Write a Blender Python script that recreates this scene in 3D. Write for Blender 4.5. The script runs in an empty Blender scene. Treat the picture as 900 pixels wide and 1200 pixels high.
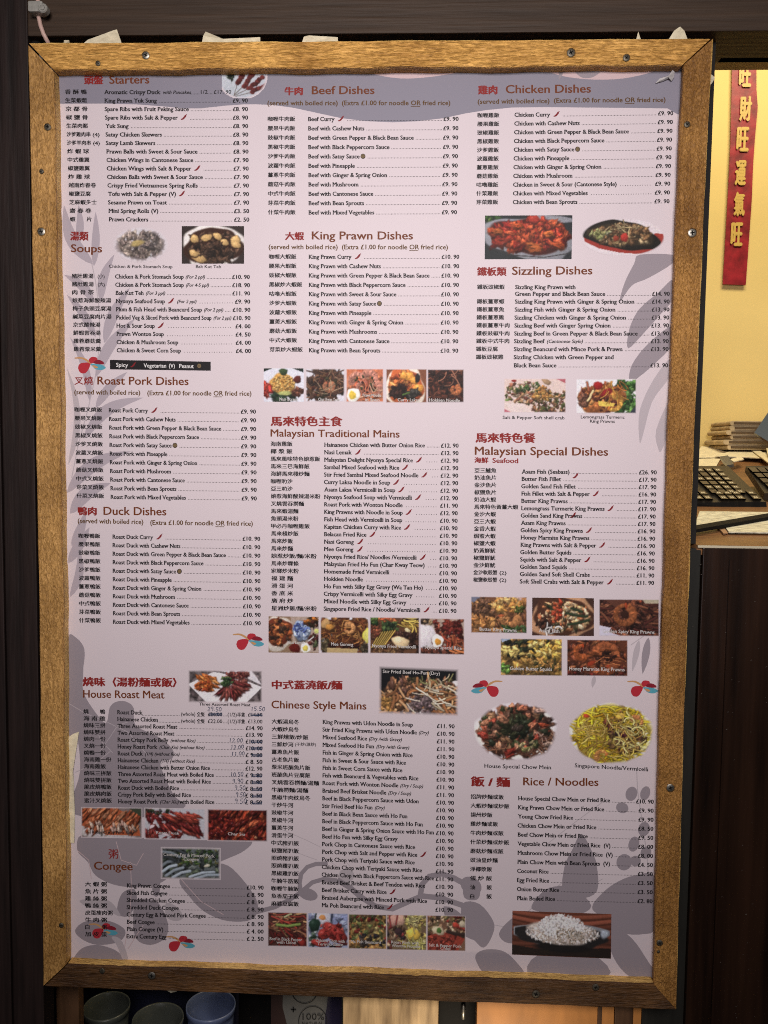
# -*- coding: utf-8 -*-
import bpy, bmesh, math, random
import numpy as np
from mathutils import Vector, Matrix
C = bpy.context.scene
COL = C.collection

# ------------------------------------------------------------------ camera, world, lamps
CW = Vector((0.50407, -1.10448, 1.48574))
RB = Matrix(((0.99913299, -0.01461567, 0.03898294), (0.03990303, 0.06908736, -0.99681226), (0.01187585, 0.99750354, 0.06961067)))
FPX, PCX, PCY = 1000.0, 450.0, 600.0          # focal length and centre in photograph pixels (900 x 1200)
cam = bpy.data.objects.new('camera', bpy.data.cameras.new('camera')); COL.objects.link(cam)
cam.matrix_world = Matrix.Translation(CW) @ RB.to_4x4()
cam.data.sensor_fit = 'VERTICAL'; cam.data.sensor_height = 36.0; cam.data.lens = FPX / 1200.0 * 36.0
cam.data.clip_start = 0.05; cam.data.clip_end = 60
C.camera = cam
w = bpy.data.worlds.new("World"); C.world = w; w.use_nodes = True
w.node_tree.nodes['Background'].inputs[0].default_value = (1.0, 0.9, 0.88, 1)
w.node_tree.nodes['Background'].inputs[1].default_value = 0.05
C.view_settings.view_transform = 'Standard'; C.view_settings.look = 'None'
C.cycles.use_denoising = False; C.cycles.filter_width = 1.05
C.view_settings.exposure = 0; C.view_settings.gamma = 1

def area(name, loc, target, sx, sy, power, col):
    l = bpy.data.lights.new(name, 'AREA'); l.shape = 'RECTANGLE'; l.size = sx; l.size_y = sy; l.energy = power; l.color = col
    o = bpy.data.objects.new(name, l); COL.objects.link(o); o.location = loc
    o.rotation_euler = (Vector(target) - Vector(loc)).to_track_quat('-Z', 'Y').to_euler()
    return o
area('awning_lamp', (0.50, -1.70, 2.12), (0.47, 0.0, 1.61), 0.7, 0.4, 6.75, (1.0, 0.93, 0.905)).data.spread = math.radians(79)
area('front_fill', (0.5, -4.2, 1.0), (0.45, 0.0, 1.1), 2.5, 1.2, 9, (0.95, 0.93, 1.0))  # added frontal fill that evens out the light, no real source
o_ = area('low_panel_fill', (0.62, -0.30, 0.25), (0.60, 0.04, 0.55), 0.25, 0.08, 0.29, (1.0, 0.84, 0.62)); o_.data.spread = math.radians(42)  # added low lamp, only there to brighten the wood panels under the board
area('shop_lamp', (1.25, 0.35, 2.75), (1.3, 0.9, 1.6), 0.8, 0.3, 15.5, (1.0, 0.86, 0.58))

# ------------------------------------------------------------------ helpers
def lin(c):
    return tuple(((v + 0.055) / 1.055) ** 2.4 if v > 0.04045 else v / 12.92 for v in c)
def ray(px, py):
    return RB @ Vector(((px - PCX) / FPX, -(py - PCY) / FPX, -1.0))
def at(px, py, Y):                     # the point of the upright plane y = Y seen at that photograph pixel
    d = ray(px, py); return CW + d * ((Y - CW.y) / d.y)
def hit(px, py, p, n):                 # the same for any plane
    d = ray(px, py); return CW + d * ((p - CW).dot(n) / d.dot(n))
MATS = {}
def nodes(name):
    m = bpy.data.materials.new(name); m.use_nodes = True; MATS[name] = m
    nt = m.node_tree; return m, nt, nt.nodes['Principled BSDF']
def plain(name, col, rough=0.5, spec=0.5, metal=0.0, var=0.0, scale=40.0, bump=0.0, stretch=(1, 1, 1), rough_var=0.0):
    m, nt, p = nodes(name)
    p.inputs['Base Color'].default_value = (*col, 1); p.inputs['Roughness'].default_value = rough
    p.inputs['Specular IOR Level'].default_value = spec; p.inputs['Metallic'].default_value = metal
    if var or bump:
        tc = nt.nodes.new('ShaderNodeTexCoord'); mp = nt.nodes.new('ShaderNodeMapping'); mp.inputs['Scale'].default_value = stretch
        nz = nt.nodes.new('ShaderNodeTexNoise'); nz.inputs['Scale'].default_value = scale; nz.inputs['Detail'].default_value = 6
        nt.links.new(tc.outputs['Object'], mp.inputs[0]); nt.links.new(mp.outputs[0], nz.inputs['Vector'])
        if var:
            cr = nt.nodes.new('ShaderNodeValToRGB')
            cr.color_ramp.elements[0].position = 0.3; cr.color_ramp.elements[1].position = 0.7
            cr.color_ramp.elements[0].color = (*[v * (1 - var) for v in col], 1)
            cr.color_ramp.elements[1].color = (*[min(1, v * (1 + var)) for v in col], 1)
            nt.links.new(nz.outputs['Fac'], cr.inputs[0]); nt.links.new(cr.outputs[0], p.inputs['Base Color'])
        if bump:
            b = nt.nodes.new('ShaderNodeBump'); b.inputs['Strength'].default_value = 1; b.inputs['Distance'].default_value = bump
            nt.links.new(nz.outputs['Fac'], b.inputs['Height']); nt.links.new(b.outputs[0], p.inputs['Normal'])
    return m
def frame_wood(name, stretch, dark, light, emboss, depth):
    m, nt, p = nodes(name); N = nt.nodes.new; L = nt.links.new
    tc = N('ShaderNodeTexCoord'); mp = N('ShaderNodeMapping'); mp.inputs['Scale'].default_value = stretch
    L(tc.outputs['Object'], mp.inputs[0])
    grain = N('ShaderNodeTexNoise'); grain.inputs['Scale'].default_value = 6; grain.inputs['Detail'].default_value = 8; grain.inputs['Distortion'].default_value = 0.6
    L(mp.outputs[0], grain.inputs['Vector'])
    big = N('ShaderNodeTexNoise'); big.inputs['Scale'].default_value = 9; big.inputs['Detail'].default_value = 7
    L(tc.outputs['Object'], big.inputs['Vector'])
    mx = N('ShaderNodeMath'); mx.operation = 'MULTIPLY_ADD'; mx.inputs[1].default_value = 0.72
    L(big.outputs['Fac'], mx.inputs[0])
    g2 = N('ShaderNodeMath'); g2.operation = 'MULTIPLY'; g2.inputs[1].default_value = 0.32; L(grain.outputs['Fac'], g2.inputs[0])
    L(g2.outputs[0], mx.inputs[2])
    cr = N('ShaderNodeValToRGB'); cr.color_ramp.elements[0].position = 0.40; cr.color_ramp.elements[1].position = 0.62
    cr.color_ramp.elements[0].color = (*dark, 1); cr.color_ramp.elements[1].color = (*light, 1)
    L(mx.outputs[0], cr.inputs[0])
    # small knots and stains
    vo = N('ShaderNodeTexVoronoi'); vo.inputs['Scale'].default_value = 4.3; L(tc.outputs['Object'], vo.inputs['Vector'])
    kr = N('ShaderNodeValToRGB'); kr.color_ramp.elements[0].position = 0.02; kr.color_ramp.elements[1].position = 0.10
    kr.color_ramp.elements[0].color = (0.45, 0.42, 0.38, 1); kr.color_ramp.elements[1].color = (1, 1, 1, 1)
    L(vo.outputs['Distance'], kr.inputs[0])
    mu = N('ShaderNodeMix'); mu.data_type = 'RGBA'; mu.blend_type = 'MULTIPLY'; mu.inputs[0].default_value = 1
    L(cr.outputs[0], mu.inputs[6]); L(kr.outputs[0], mu.inputs[7]); L(mu.outputs[2], p.inputs['Base Color'])
    fine = N('ShaderNodeTexNoise'); fine.inputs['Scale'].default_value = emboss[3]; fine.inputs['Detail'].default_value = 4; fine.inputs['Distortion'].default_value = 1.2
    mp2 = N('ShaderNodeMapping'); mp2.inputs['Scale'].default_value = emboss[:3]; L(tc.outputs['Object'], mp2.inputs[0]); L(mp2.outputs[0], fine.inputs['Vector'])
    fr = N('ShaderNodeValToRGB'); fr.color_ramp.elements[0].position = 0.36; fr.color_ramp.elements[1].position = 0.62
    fr.color_ramp.elements[0].color = (0.80, 0.73, 0.62, 1); fr.color_ramp.elements[1].color = (1.45, 1.43, 1.40, 1); L(fine.outputs['Fac'], fr.inputs[0])
    m3 = N('ShaderNodeMix'); m3.data_type = 'RGBA'; m3.blend_type = 'MULTIPLY'; m3.inputs[0].default_value = 1
    L(mu.outputs[2], m3.inputs[6]); L(fr.outputs[0], m3.inputs[7]); L(m3.outputs[2], p.inputs['Base Color'])
    b = N('ShaderNodeBump'); b.inputs['Distance'].default_value = depth * 2; b.inputs['Strength'].default_value = 1
    L(fine.outputs['Fac'], b.inputs['Height']); L(b.outputs[0], p.inputs['Normal'])
    p.inputs['Roughness'].default_value = 0.5; p.inputs['Specular IOR Level'].default_value = 0.35
    return m
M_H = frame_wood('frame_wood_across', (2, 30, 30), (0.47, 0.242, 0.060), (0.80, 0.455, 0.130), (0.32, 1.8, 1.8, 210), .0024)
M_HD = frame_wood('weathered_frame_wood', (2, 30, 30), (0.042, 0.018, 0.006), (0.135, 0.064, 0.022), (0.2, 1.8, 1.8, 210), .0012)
M_GOLDLIT = frame_wood('golden_wood_painted_light', (2, 30, 30), (0.52, 0.31, 0.085), (0.78, 0.52, 0.18), (0.4, 1.5, 1.5, 210), .0010)  # paler gold paints the light caught by inner faces and outer bevels
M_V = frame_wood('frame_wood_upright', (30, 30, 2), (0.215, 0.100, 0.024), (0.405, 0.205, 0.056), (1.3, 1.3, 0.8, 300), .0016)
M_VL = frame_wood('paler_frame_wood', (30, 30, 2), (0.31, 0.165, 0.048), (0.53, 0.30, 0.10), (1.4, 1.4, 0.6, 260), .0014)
PAPER = (0.71, 0.62, 0.66)
def poster_mat(name, col, rough=0.5):
    m, nt, p = nodes(name); N = nt.nodes.new; L = nt.links.new
    p.inputs['Base Color'].default_value = (*col, 1); p.inputs['Roughness'].default_value = rough; p.inputs['Specular IOR Level'].default_value = 0.14
    tc = N('ShaderNodeTexCoord')
    a = N('ShaderNodeTexNoise'); a.inputs['Scale'].default_value = 520; a.inputs['Detail'].default_value = 2; L(tc.outputs['Object'], a.inputs['Vector'])
    mp = N('ShaderNodeMapping'); mp.inputs['Scale'].default_value = (5, 1, 1.6); L(tc.outputs['Object'], mp.inputs[0])
    c = N('ShaderNodeTexNoise'); c.inputs['Scale'].default_value = 1.6; c.inputs['Detail'].default_value = 2; L(mp.outputs[0], c.inputs['Vector'])
    b1 = N('ShaderNodeBump'); b1.inputs['Distance'].default_value = 0.012; b1.inputs['Strength'].default_value = 0.4; L(c.outputs['Fac'], b1.inputs['Height'])
    b2 = N('ShaderNodeBump'); b2.inputs['Distance'].default_value = 0.00012; b2.inputs['Strength'].default_value = 0.8
    L(a.outputs['Fac'], b2.inputs['Height']); L(b1.outputs[0], b2.inputs['Normal']); L(b2.outputs[0], p.inputs['Normal'])
    return m, nt, p
M_PAPER = poster_mat('poster_paper', PAPER)[0]
M_BAND = poster_mat('print_lavender_grey', (0.265, 0.248, 0.305))[0]
M_LEAF = poster_mat('print_leaf_grey', (0.325, 0.280, 0.315))[0]
M_LEAF2 = poster_mat('print_leaf_pale', (0.50, 0.44, 0.475))[0]
M_LEAF3 = poster_mat('print_leaf_mid', (0.45, 0.39, 0.44))[0]
M_PINK = poster_mat('print_pale_pink', (0.62, 0.47, 0.49))[0]
M_BLACK = poster_mat('print_black', (0.016, 0.014, 0.016))[0]
M_RED = poster_mat('print_dark_red', (0.26, 0.022, 0.020))[0]
M_BROWN = poster_mat('print_brown', (0.165, 0.042, 0.013))[0]
M_OCHRE = poster_mat('print_ochre', (0.115, 0.055, 0.012))[0]
M_CHILI = poster_mat('print_chili_red', (0.22, 0.016, 0.022))[0]
M_NUT = poster_mat('print_peanut', (0.20, 0.14, 0.07))[0]
M_WHITE = poster_mat('print_white', (0.80, 0.78, 0.78))[0]
M_INK = poster_mat('blue_pen_ink', (0.035, 0.055, 0.11))[0]
M_EMR = poster_mat('print_petal_red', (0.46, 0.030, 0.045))[0]
M_EMD = poster_mat('print_petal_dark', (0.24, 0.016, 0.03))[0]
M_EMB = poster_mat('print_petal_blue', (0.10, 0.36, 0.46))[0]
M_EMO = poster_mat('print_stem_tan', (0.56, 0.30, 0.13))[0]
M_PHOTO, _nt, _p = poster_mat('print_photograph', PAPER)
_a = _nt.nodes.new('ShaderNodeAttribute'); _a.attribute_name = 'ink'; _nt.links.new(_a.outputs['Color'], _p.inputs['Base Color'])

def put(name, me, parent=None):
    o = bpy.data.objects.new(name, me); COL.objects.link(o)
    if parent: o.parent = parent
    return o
def tag(o, label=None, cat=None, group=None, kind=None):
    if label: o['label'] = label
    if cat: o['category'] = cat
    if group: o['group'] = group
    if kind: o['kind'] = kind
    return o
class MB:                                # a mesh built up piece by piece
    def __init__(s): s.v, s.f, s.mi, s.mats = [], [], [], []
    def slot(s, m):
        if m not in s.mats: s.mats.append(m)
        return s.mats.index(m)
    def add(s, vs, fs, m):
        b = len(s.v); k = s.slot(m)
        s.v.extend([tuple(p) for p in vs]); s.f.extend([tuple(i + b for i in f) for f in fs]); s.mi.extend([k] * len(fs))
    def box(s, lo, hi, m, bev=0.0, mat=None):
        bm = bmesh.new(); bmesh.ops.create_cube(bm, size=1)
        for v in bm.verts: v.co = Vector([lo[i] + (v.co[i] + 0.5) * (hi[i] - lo[i]) for i in range(3)])
        if bev: bmesh.ops.bevel(bm, geom=bm.edges[:], offset=bev, segments=2, affect='EDGES', profile=0.6)
        if mat is not None: bm.transform(mat)
        bm.verts.index_update()
        s.add([v.co[:] for v in bm.verts], [[v.index for v in f.verts] for f in bm.faces], m); bm.free()
    def slab(s, pts, n, th, m):          # polygon extruded along -n
        k = len(pts); n = Vector(n); top = [Vector(p) for p in pts]; bot = [p - n * th for p in top]
        fs = [list(range(k)), list(range(2 * k - 1, k - 1, -1))] + [[i, i + k, (i + 1) % k + k, (i + 1) % k] for i in range(k)]
        s.add(top + bot, fs, m)
    def lathe(s, prof, cen, m, seg=40, axis='Z'):
        vs, fs = [], []
        for r, z in prof:
            for k in range(seg):
                a = 2 * math.pi * k / seg; vs.append((cen[0] + r * math.cos(a), cen[1] + r * math.sin(a), cen[2] + z))
        for i in range(len(prof) - 1):
            for k in range(seg):
                k2 = (k + 1) % seg; fs.append((i * seg + k, i * seg + k2, (i + 1) * seg + k2, (i + 1) * seg + k))
        s.add(vs, fs, m)
    def tube(s, pts, r, m, seg=10):
        pts = [Vector(p) for p in pts]; vs, fs = [], []; n = len(pts)
        for i, p in enumerate(pts):
            t = (pts[min(i + 1, n - 1)] - pts[max(i - 1, 0)]).normalized()
            a = t.cross(Vector((0, 1, 0.01))).normalized(); b = t.cross(a)
            for k in range(seg):
                q = 2 * math.pi * k / seg; vs.append(p + (a * math.cos(q) + b * math.sin(q)) * r)
        for i in range(n - 1):
            for k in range(seg):
                k2 = (k + 1) % seg; fs.append((i * seg + k, i * seg + k2, (i + 1) * seg + k2, (i + 1) * seg + k))
        fs.append(list(range(seg))[::-1]); fs.append([(n - 1) * seg + k for k in range(seg)])
        s.add(vs, fs, m)
    def build(s, name, parent=None, smooth=False):
        me = bpy.data.meshes.new(name); me.from_pydata(s.v, [], s.f)
        for m in s.mats: me.materials.append(m)
        me.polygons.foreach_set('material_index', s.mi)
        if smooth: me.polygons.foreach_set('use_smooth', [True] * len(s.f))
        me.update()
        return put(name, me, parent)

# ------------------------------------------------------------------ the shop front round the board
PY = 0.0175                                # depth of the printed sheet behind the front of the frame
XB, ZB, XT, ZT = 0.0, 0.748, 0.86, 2.0     # outer rectangle of the board
M_DARKWOOD = plain('dark_stained_wood', (0.0175, 0.0098, 0.0085), 0.6, 0.25, var=0.45, scale=9, bump=0.0012, stretch=(14, 14, 0.8))
M_BEAM = plain('dark_brown_beam_wood', (0.047, 0.0275, 0.0165), 0.6, 0.3, var=0.25, scale=9, bump=0.0012, stretch=(0.8, 14, 20))
M_BLACKWOOD = plain('black_recess_paint', (0.010, 0.008, 0.007), 0.7, 0.3, var=0.3, scale=30)
M_POST = plain('dark_grey_post_paint', (0.018, 0.017, 0.014), 0.5, 0.3, var=0.2, scale=40, stretch=(3, 3, .3))
M_OLIVE = plain('olive_brown_head_paint', (0.46, 0.35, 0.155), 0.6, 0.3, var=0.2, scale=20, stretch=(1, 4, 6))
M_YELLOW = plain('yellow_wall_paint', (0.80, 0.62, 0.25), 0.75, 0.3, var=0.05, scale=5, bump=0.0006)
M_MAHOG = plain('dark_mahogany_gloss', (0.018, 0.0078, 0.0042), 0.24, 0.5, var=0.75, scale=5, bump=0.0004, stretch=(10, 10, 0.6))
M_SHELF = plain('counter_brown_wood', (0.22, 0.105, 0.045), 0.4, 0.4, var=0.3, scale=10, stretch=(2, 14, 14))
M_TAN = plain('tan_grained_wood', (0.70, 0.455, 0.23), 0.22, 0.5, var=0.5, scale=9, bump=0.0008, stretch=(9, 9, 1.2))
M_ORANGE = plain('orange_varnished_wood', (0.68, 0.285, 0.075), 0.35, 0.5, var=0.22, scale=9, stretch=(4, 4, 1))
M_BROWNST = plain('brown_wood_strip', (0.10, 0.05, 0.025), 0.4, 0.4, var=0.3, scale=12, stretch=(8, 8, 1))
M_CREAM = plain('cream_paper', (0.80, 0.72, 0.52), 0.7, 0.3, var=0.14, scale=90, bump=0.003)
M_CLIP = plain('grey_clip_plastic', (0.33, 0.32, 0.29), 0.45, 0.5, var=0.15, scale=200)
M_CABLE = plain('pale_pink_cable', (0.62, 0.42, 0.36), 0.45, 0.5)
M_STEEL = plain('screw_steel', (0.30, 0.28, 0.24), 0.4, 0.5, metal=0.9, var=0.3, scale=500)
M_RUST = plain('dull_screw_steel', (0.11, 0.095, 0.07), 0.5, 0.5, metal=0.6, var=0.4, scale=500)
M_HOLE = plain('screw_slot_black', (0.008, 0.007, 0.006), 0.8, 0.2)

def struct(mb, name): return tag(mb.build(name), kind='structure')

# wall of dark planks to the left of the board
mb = MB(); x1 = at(33, 20, 0.035).x
edges = [-0.9, -0.62, -0.33, at(13, 1100, 0.035).x, x1]
for a, b in zip(edges[:-1], edges[1:]): mb.box((a + 0.0012, 0.035, -0.2), (b - 0.0012, 0.07, 3.1), M_DARKWOOD, 0.0015)
tag(mb.build('plank_wall'), 'dark aubergine brown plank wall at the left of the menu board', 'wall')
# beam across the top
zb = at(450, 39, 0.03).z
mb = MB(); mb.box((x1 + 0.001, 0.03, zb), (2.6, 0.12, 3.1), M_BEAM, 0.002)
tag(mb.build('door_beam'), 'wide dark brown wooden beam above the menu board', 'beam')
# backing behind the board and in the gap under the beam
mb = MB(); mb.box((x1 + 0.001, 0.075, ZB + 0.03), (0.862, 0.095, zb), M_BLACKWOOD)
mb.box((0.905, 0.105, at(870, 54, 0.105).z), (2.6, 0.118, zb), M_BLACKWOOD)
tag(mb.build('recess_panel'), 'black recessed panel in the gap under the beam', 'panel')
# head of the serving window
mb = MB(); mb.box((0.905, 0.125, at(870, 69, 0.125).z), (2.6, 0.16, at(870, 53, 0.125).z + 0.01), M_OLIVE, 0.001)
tag(mb.build('lintel'), 'olive brown strip of frame over the serving window', 'window frame')
# dark post between the board and the window
sill = at(860, 638, 0.06)
mb = MB()
pa, pb = at(838.6, 60, 0.06).x, at(815.3, 636, 0.06).x
mb.add([(0.80, 0.06, ZT + .05), (pa, 0.06, ZT + .05), (pb, 0.06, sill.z), (0.80, 0.06, sill.z), (0.80, 0.1, ZT + .05), (pa, 0.1, ZT + .05), (pb, 0.1, sill.z), (0.80, 0.1, sill.z)],
       [(0, 3, 2, 1), (1, 2, 6, 5), (2, 3, 7, 6), (0, 1, 5, 4), (4, 5, 6, 7), (0, 4, 7, 3)], M_BLACKWOOD)
tag(mb.build('window_post'), 'narrow black post between the menu frame and the lit window', 'post')
# lower dark panel and grey post
mb = MB(); xa = at(802, 1120, 0.062).x
mb.box((xa + .001, 0.050, -0.2), (2.6, 0.10, sill.z - 0.0045), M_MAHOG, 0.001)
mb.box((xa + .035, 0.046, -0.2), (xa + .038, 0.0495, sill.z - 0.02), M_MAHOG)
tag(mb.build('door_panel'), 'dark glossy mahogany panel below the serving counter', 'panel')
mb = MB(); mb.box((at(752, 1190, 0.056).x, 0.056, -0.2), (xa, 0.098, sill.z - 0.006), M_POST, 0.001)
tag(mb.build('door_post'), 'dark grey painted post under the right corner of the board', 'post')
# dust flecks in the varnish of the mahogany panel
M_FLECK = plain('pale_dust', (0.075, 0.06, 0.05), 0.8)
rf = random.Random(5); mb = MB()
for k in range(70):
    q = at(rf.uniform(806, 915), rf.uniform(660, 1215), .0496); r_ = rf.choice((.0003, .0004, .0006)); h_ = r_ * rf.uniform(.7, 2.2)
    mb.add([(q.x - r_, .0496, q.z - h_ * .5), (q.x + r_ * rf.uniform(.5, 3), .0496, q.z - h_ * .2), (q.x + r_ * rf.uniform(.5, 3), .0496, q.z + h_), (q.x - r_ * .7, .0496, q.z + h_ * .4)], [(0, 1, 2, 3)], M_FLECK)
mb.build('dust', bpy.data.objects['door_panel'])['kind'] = 'stuff'
# pavement far below
mb = MB(); mb.add([(-6, -8, -0.2), (7, -8, -0.2), (7, 4, -0.2), (-6, 4, -0.2)], [(0, 1, 2, 3)], plain('pavement_grey', (0.10, 0.09, 0.085), 0.8, var=0.3, scale=12))
struct(mb, 'pavement')

# what shows below the board
ZL = -0.2
def panel(name, xl, xr, Y, m, label, cat, py=1180, th=0.02):
    mb = MB(); mb.box((at(xl, py, Y).x, Y, ZL), (at(xr, py, Y).x, Y + th, ZB + 0.08), m, 0.001)
    return tag(mb.build(name), label, cat)
panel('dark_backing', -60, 830, 0.42, M_BLACKWOOD, 'black backing behind the things under the board', 'panel')
panel('dark_stile', 66, 92, 0.10, M_BROWNST, 'dark brown wooden strip left of the cups', 'wood strip')
panel('tan_panel', 402, 514, 0.040, M_TAN, 'tan glossy wood panel with a strong grain under the board', 'panel')
panel('black_stile', 514.5, 558.5, 0.10, M_HOLE, 'black upright between the two light wood panels', 'post')
panel('orange_board', 559, 720, 0.041, M_ORANGE, 'orange varnished wood panel under the board', 'panel')
panel('brown_strip', 721, 742, 0.038, M_BROWNST, 'narrow dark brown wood strip at the edge of the orange panel', 'wood strip')
panel('orange_strip', 742.5, 752, 0.0405, M_ORANGE, 'thin orange wood strip beside the dark grey post', 'wood strip')
mb = MB(); p = at(703, 1180, 0.0395)
mb.box((p.x - .0030, .0385, ZL), (p.x + .0030, .0408, ZB + .05), M_BROWNST)
tag(mb.build('wood_bead'), 'thin dark vertical bead on the orange wood panel', 'trim')
mb = MB(); mb.lathe([(0.0005, -.012), (.003, -.010), (.0035, 0), (.003, .010), (.0005, .012)], at(543, 1186, 0.097), M_STEEL, 16)
tag(mb.build('door_latch', smooth=True), 'small shiny metal latch on the black upright', 'latch')
# cups in the dark niche
M_TUBG = plain('grey_green_plastic', (0.085, 0.092, 0.08), 0.3, 0.5, var=0.25, scale=30)
M_TUBB = plain('blue_plastic', (0.15, 0.19, 0.34), 0.3, 0.5, var=0.2, scale=30)
M_NICHE = plain('navy_niche_paint', (0.020, 0.022, 0.050), 0.5, 0.4, var=0.3, scale=14)
mb = MB(); mb.box((at(94, 1180, .36).x - .05, .36, ZL), (at(277, 1180, .36).x, .38, ZB + .2), M_NICHE)
tag(mb.build('niche_back'), 'navy back board behind the plastic cups', 'panel')
mb = MB(); mb.box((at(94, 1180, .12).x - .02, .12, ZB - 0.40), (at(277, 1180, .12).x, .355, ZB - 0.385), M_NICHE)
tag(mb.build('cup_shelf'), 'dark shelf carrying the plastic cups', 'shelf')
def cup(px, py, Y, rpx, m, label):
    p = at(px, py, Y); r = rpx / FPX * (Y + 1.104); h = p.z - (ZB - 0.385)
    mb = MB()
    mb.lathe([(r * .72, -h + .001), (r * .80, -h * .8), (r * .93, -.02), (r * .94, -.012), (r, -.010), (r * 1.01, -.004), (r, 0), (r * .965, -.002), (r * .93, -.014), (r * .90, -.03), (r * .72, -h + .004), (0.001, -h + .004)], p, m, 48)
    return tag(mb.build('plastic_cup', smooth=True), label, 'cup', 'plastic cups under the board')
cup(125, 1178, 0.24, 28, M_TUBG, 'grey green plastic cup, leftmost of the three under the board')
cup(185, 1193, 0.19, 31, M_TUBG, 'grey plastic cup standing lower between the other two cups')
cup(247, 1177, 0.24, 30, M_TUBB, 'pale blue plastic cup right of the grey ones')
# printed bag with the 100% roundel
M_BAG = plain('pale_bag_film', (0.17, 0.165, 0.15), 0.35, 0.5, var=0.15, scale=20)
M_NAVY = plain('navy_bag_film', (0.030, 0.024, 0.055), 0.35, 0.5)
M_BAGINK = plain('black_bag_ink', (0.01, 0.01, 0.01), 0.5, 0.4)
bag = bpy.data.objects.new('food_bag', None); COL.objects.link(bag); bag.location = at(360, 1230, 0.16)
tag(bag, 'pale bag printed with a plus sign and a 100% roundel', 'bag')
bag_items = []

# ------------------------------------------------------------------ lit serving window
mb = MB(); mb.box((0.3, 1.06, -0.2), (3.4, 1.10, 3.3), M_YELLOW)
tag(mb.build('yellow_wall'), 'yellow painted wall inside the serving window', 'wall')
mb = MB(); mb.box((0.2, -0.0 + 0.12, 3.1), (3.4, 1.10, 3.14), M_YELLOW); tag(mb.build('ceiling'), kind='structure')
SL = 0.14; CP = Vector((sill.x, 0.06, sill.z)); CN = Vector((0, -SL, 1)).normalized()
mb = MB(); mb.slab([(pb + .0002, 0.055, sill.z - .005 * SL), (2.6, 0.055, sill.z - .005 * SL), (2.6, 1.055, sill.z + .995 * SL), (pb - .25, 1.055, sill.z + .995 * SL)], CN, 0.014, M_SHELF)
counter = tag(mb.build('serving_counter'), 'sloping brown wooden serving counter in the window', 'counter')
mb = MB(); mb.box((pb + .0005, .0515, sill.z - .0042), (2.6, .0545, sill.z - .0012), plain('pale_edge_strip', (.62, .55, .40), .4))
mb.build('edge_strip', counter)
def lay(px, py, up=0.0): return hit(px, py, CP + CN * up, CN)
def sheet(name, pts, up, th, m, label, cat, group=None):
    mb = MB(); mb.slab([lay(x, y, up) for x, y in pts], CN, th, m)
    return tag(mb.build(name), label, cat, group)
M_SHEET2 = plain('printed_form_paper', (0.72, 0.66, 0.50), 0.7, var=0.45, scale=90, stretch=(1, 3, 1))
G = 'papers on the counter'
sheet('paper_sheet', [(813, 617), (820, 599), (905, 600), (915, 610)], .002, .0016, M_SHEET2, 'folded cream paper at the left front of the counter', 'paper', G)
sheet('paper_sheet', [(854, 623), (846, 612), (905, 609), (930, 624)], .0046, .002, M_SHEET2, 'cream printed form lying nearest the counter edge', 'paper', G)
sheet('pen_tray', [(812, 616), (905, 600.5), (905, 605), (812, 621)], .010, .005, M_HOLE, 'thin black bar lying across the papers', 'pen')
sheet('order_pad', [(840, 616), (846, 615), (853, 624), (848, 625)], .0035, .002, plain('tan_card', (.42, .24, .13), .6), 'small tan card beside the printed form', 'card')
rnd = random.Random(4)
for k, (q, lb) in enumerate([([(812, 548), (818, 532), (846, 534), (838, 549)], 'cream slip of paper behind the keyboard at the window post'),
            ([(812, 536), (822, 523), (860, 524), (850, 535)], 'cream sheet of paper below the yellow wall'),
            ([(838, 534), (862, 527), (908, 529), (900, 537)], 'long cream sheet in front of the stack of pads'),
            ([(870, 519), (874, 517.5), (905, 537), (900, 542)], 'narrow paper slip leaning across the other papers'),
            ([(855, 538), (868, 535), (872, 538), (860, 541)], 'tiny white slip beside the keyboard'),
            ([(896, 516), (899, 513), (905, 530), (900, 534)], 'curled paper slip under the grey screen corner')]):
    sheet('paper_sheet', q, .004 + .0035 * k, .002, M_CREAM, lb, 'paper', G)
sheet('phone', [(844, 535), (853, 533.5), (860, 544), (852, 545)], .018, .006, plain('grey_device_plastic', (.10, .11, .11), .3), 'small dark grey device behind the keyboard', 'phone')
# keyboard: an inclined block of keys
ka, kb = at(860, 588, 0.32), at(860, 546, 0.50)
KN = Vector((1, 0, 0)).cross(kb - ka).normalized()
def key_at(px, py, up=0.0): return hit(px, py, ka + KN * up, KN)
M_KEYB = plain('keyboard_black_plastic', (0.035, 0.028, 0.020), 0.45, 0.4)
M_KEY = plain('keycap_dark_plastic', (0.085, 0.065, 0.045), 0.4, 0.5, var=0.2, scale=300)
M_LEGEND = plain('keycap_legend', (0.62, 0.55, 0.38), 0.6)
kbd = bpy.data.objects.new('cash_register_keyboard', None); COL.objects.link(kbd); kbd.location = ka
tag(kbd, 'black till keyboard with rows of dark keys on the counter', 'keyboard')
def kid(mb, name, root, **k):
    o = mb.build(name, root, **k); o.matrix_parent_inverse = Matrix.Translation(root.location).inverted(); return o
base = [(806, 589), (806, 546), (853, 546), (897, 588)]
mb = MB(); mb.slab([key_at(*q) for q in base], KN, .012, M_KEYB); mb.slab([key_at(806, 589), key_at(898, 588.3), at(899, 600, .318), at(806, 600.5, .318)], (0, -1, 0), .01, M_HOLE); kid(mb, 'keyboard_base', kbd)
mb = MB(); mb.slab([key_at(*q) for q in [(874, 546), (940, 546), (985, 578), (896, 578)]], KN, .012, M_KEYB); kid(mb, 'side_keypad', kbd)
def key(c, w, h):                       # a raised key cap: (px centre, width, height in the slanted key grid)
    x0, y0 = c; sk = 44 / 42.0
    out = []
    for dx, dy in ((-w / 2, h / 2), (w / 2, h / 2), (w / 2, -h / 2), (-w / 2, -h / 2)): out.append((x0 + dx + dy * sk, y0 + dy))
    return out
kc = 0
mbk = MB()
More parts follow.
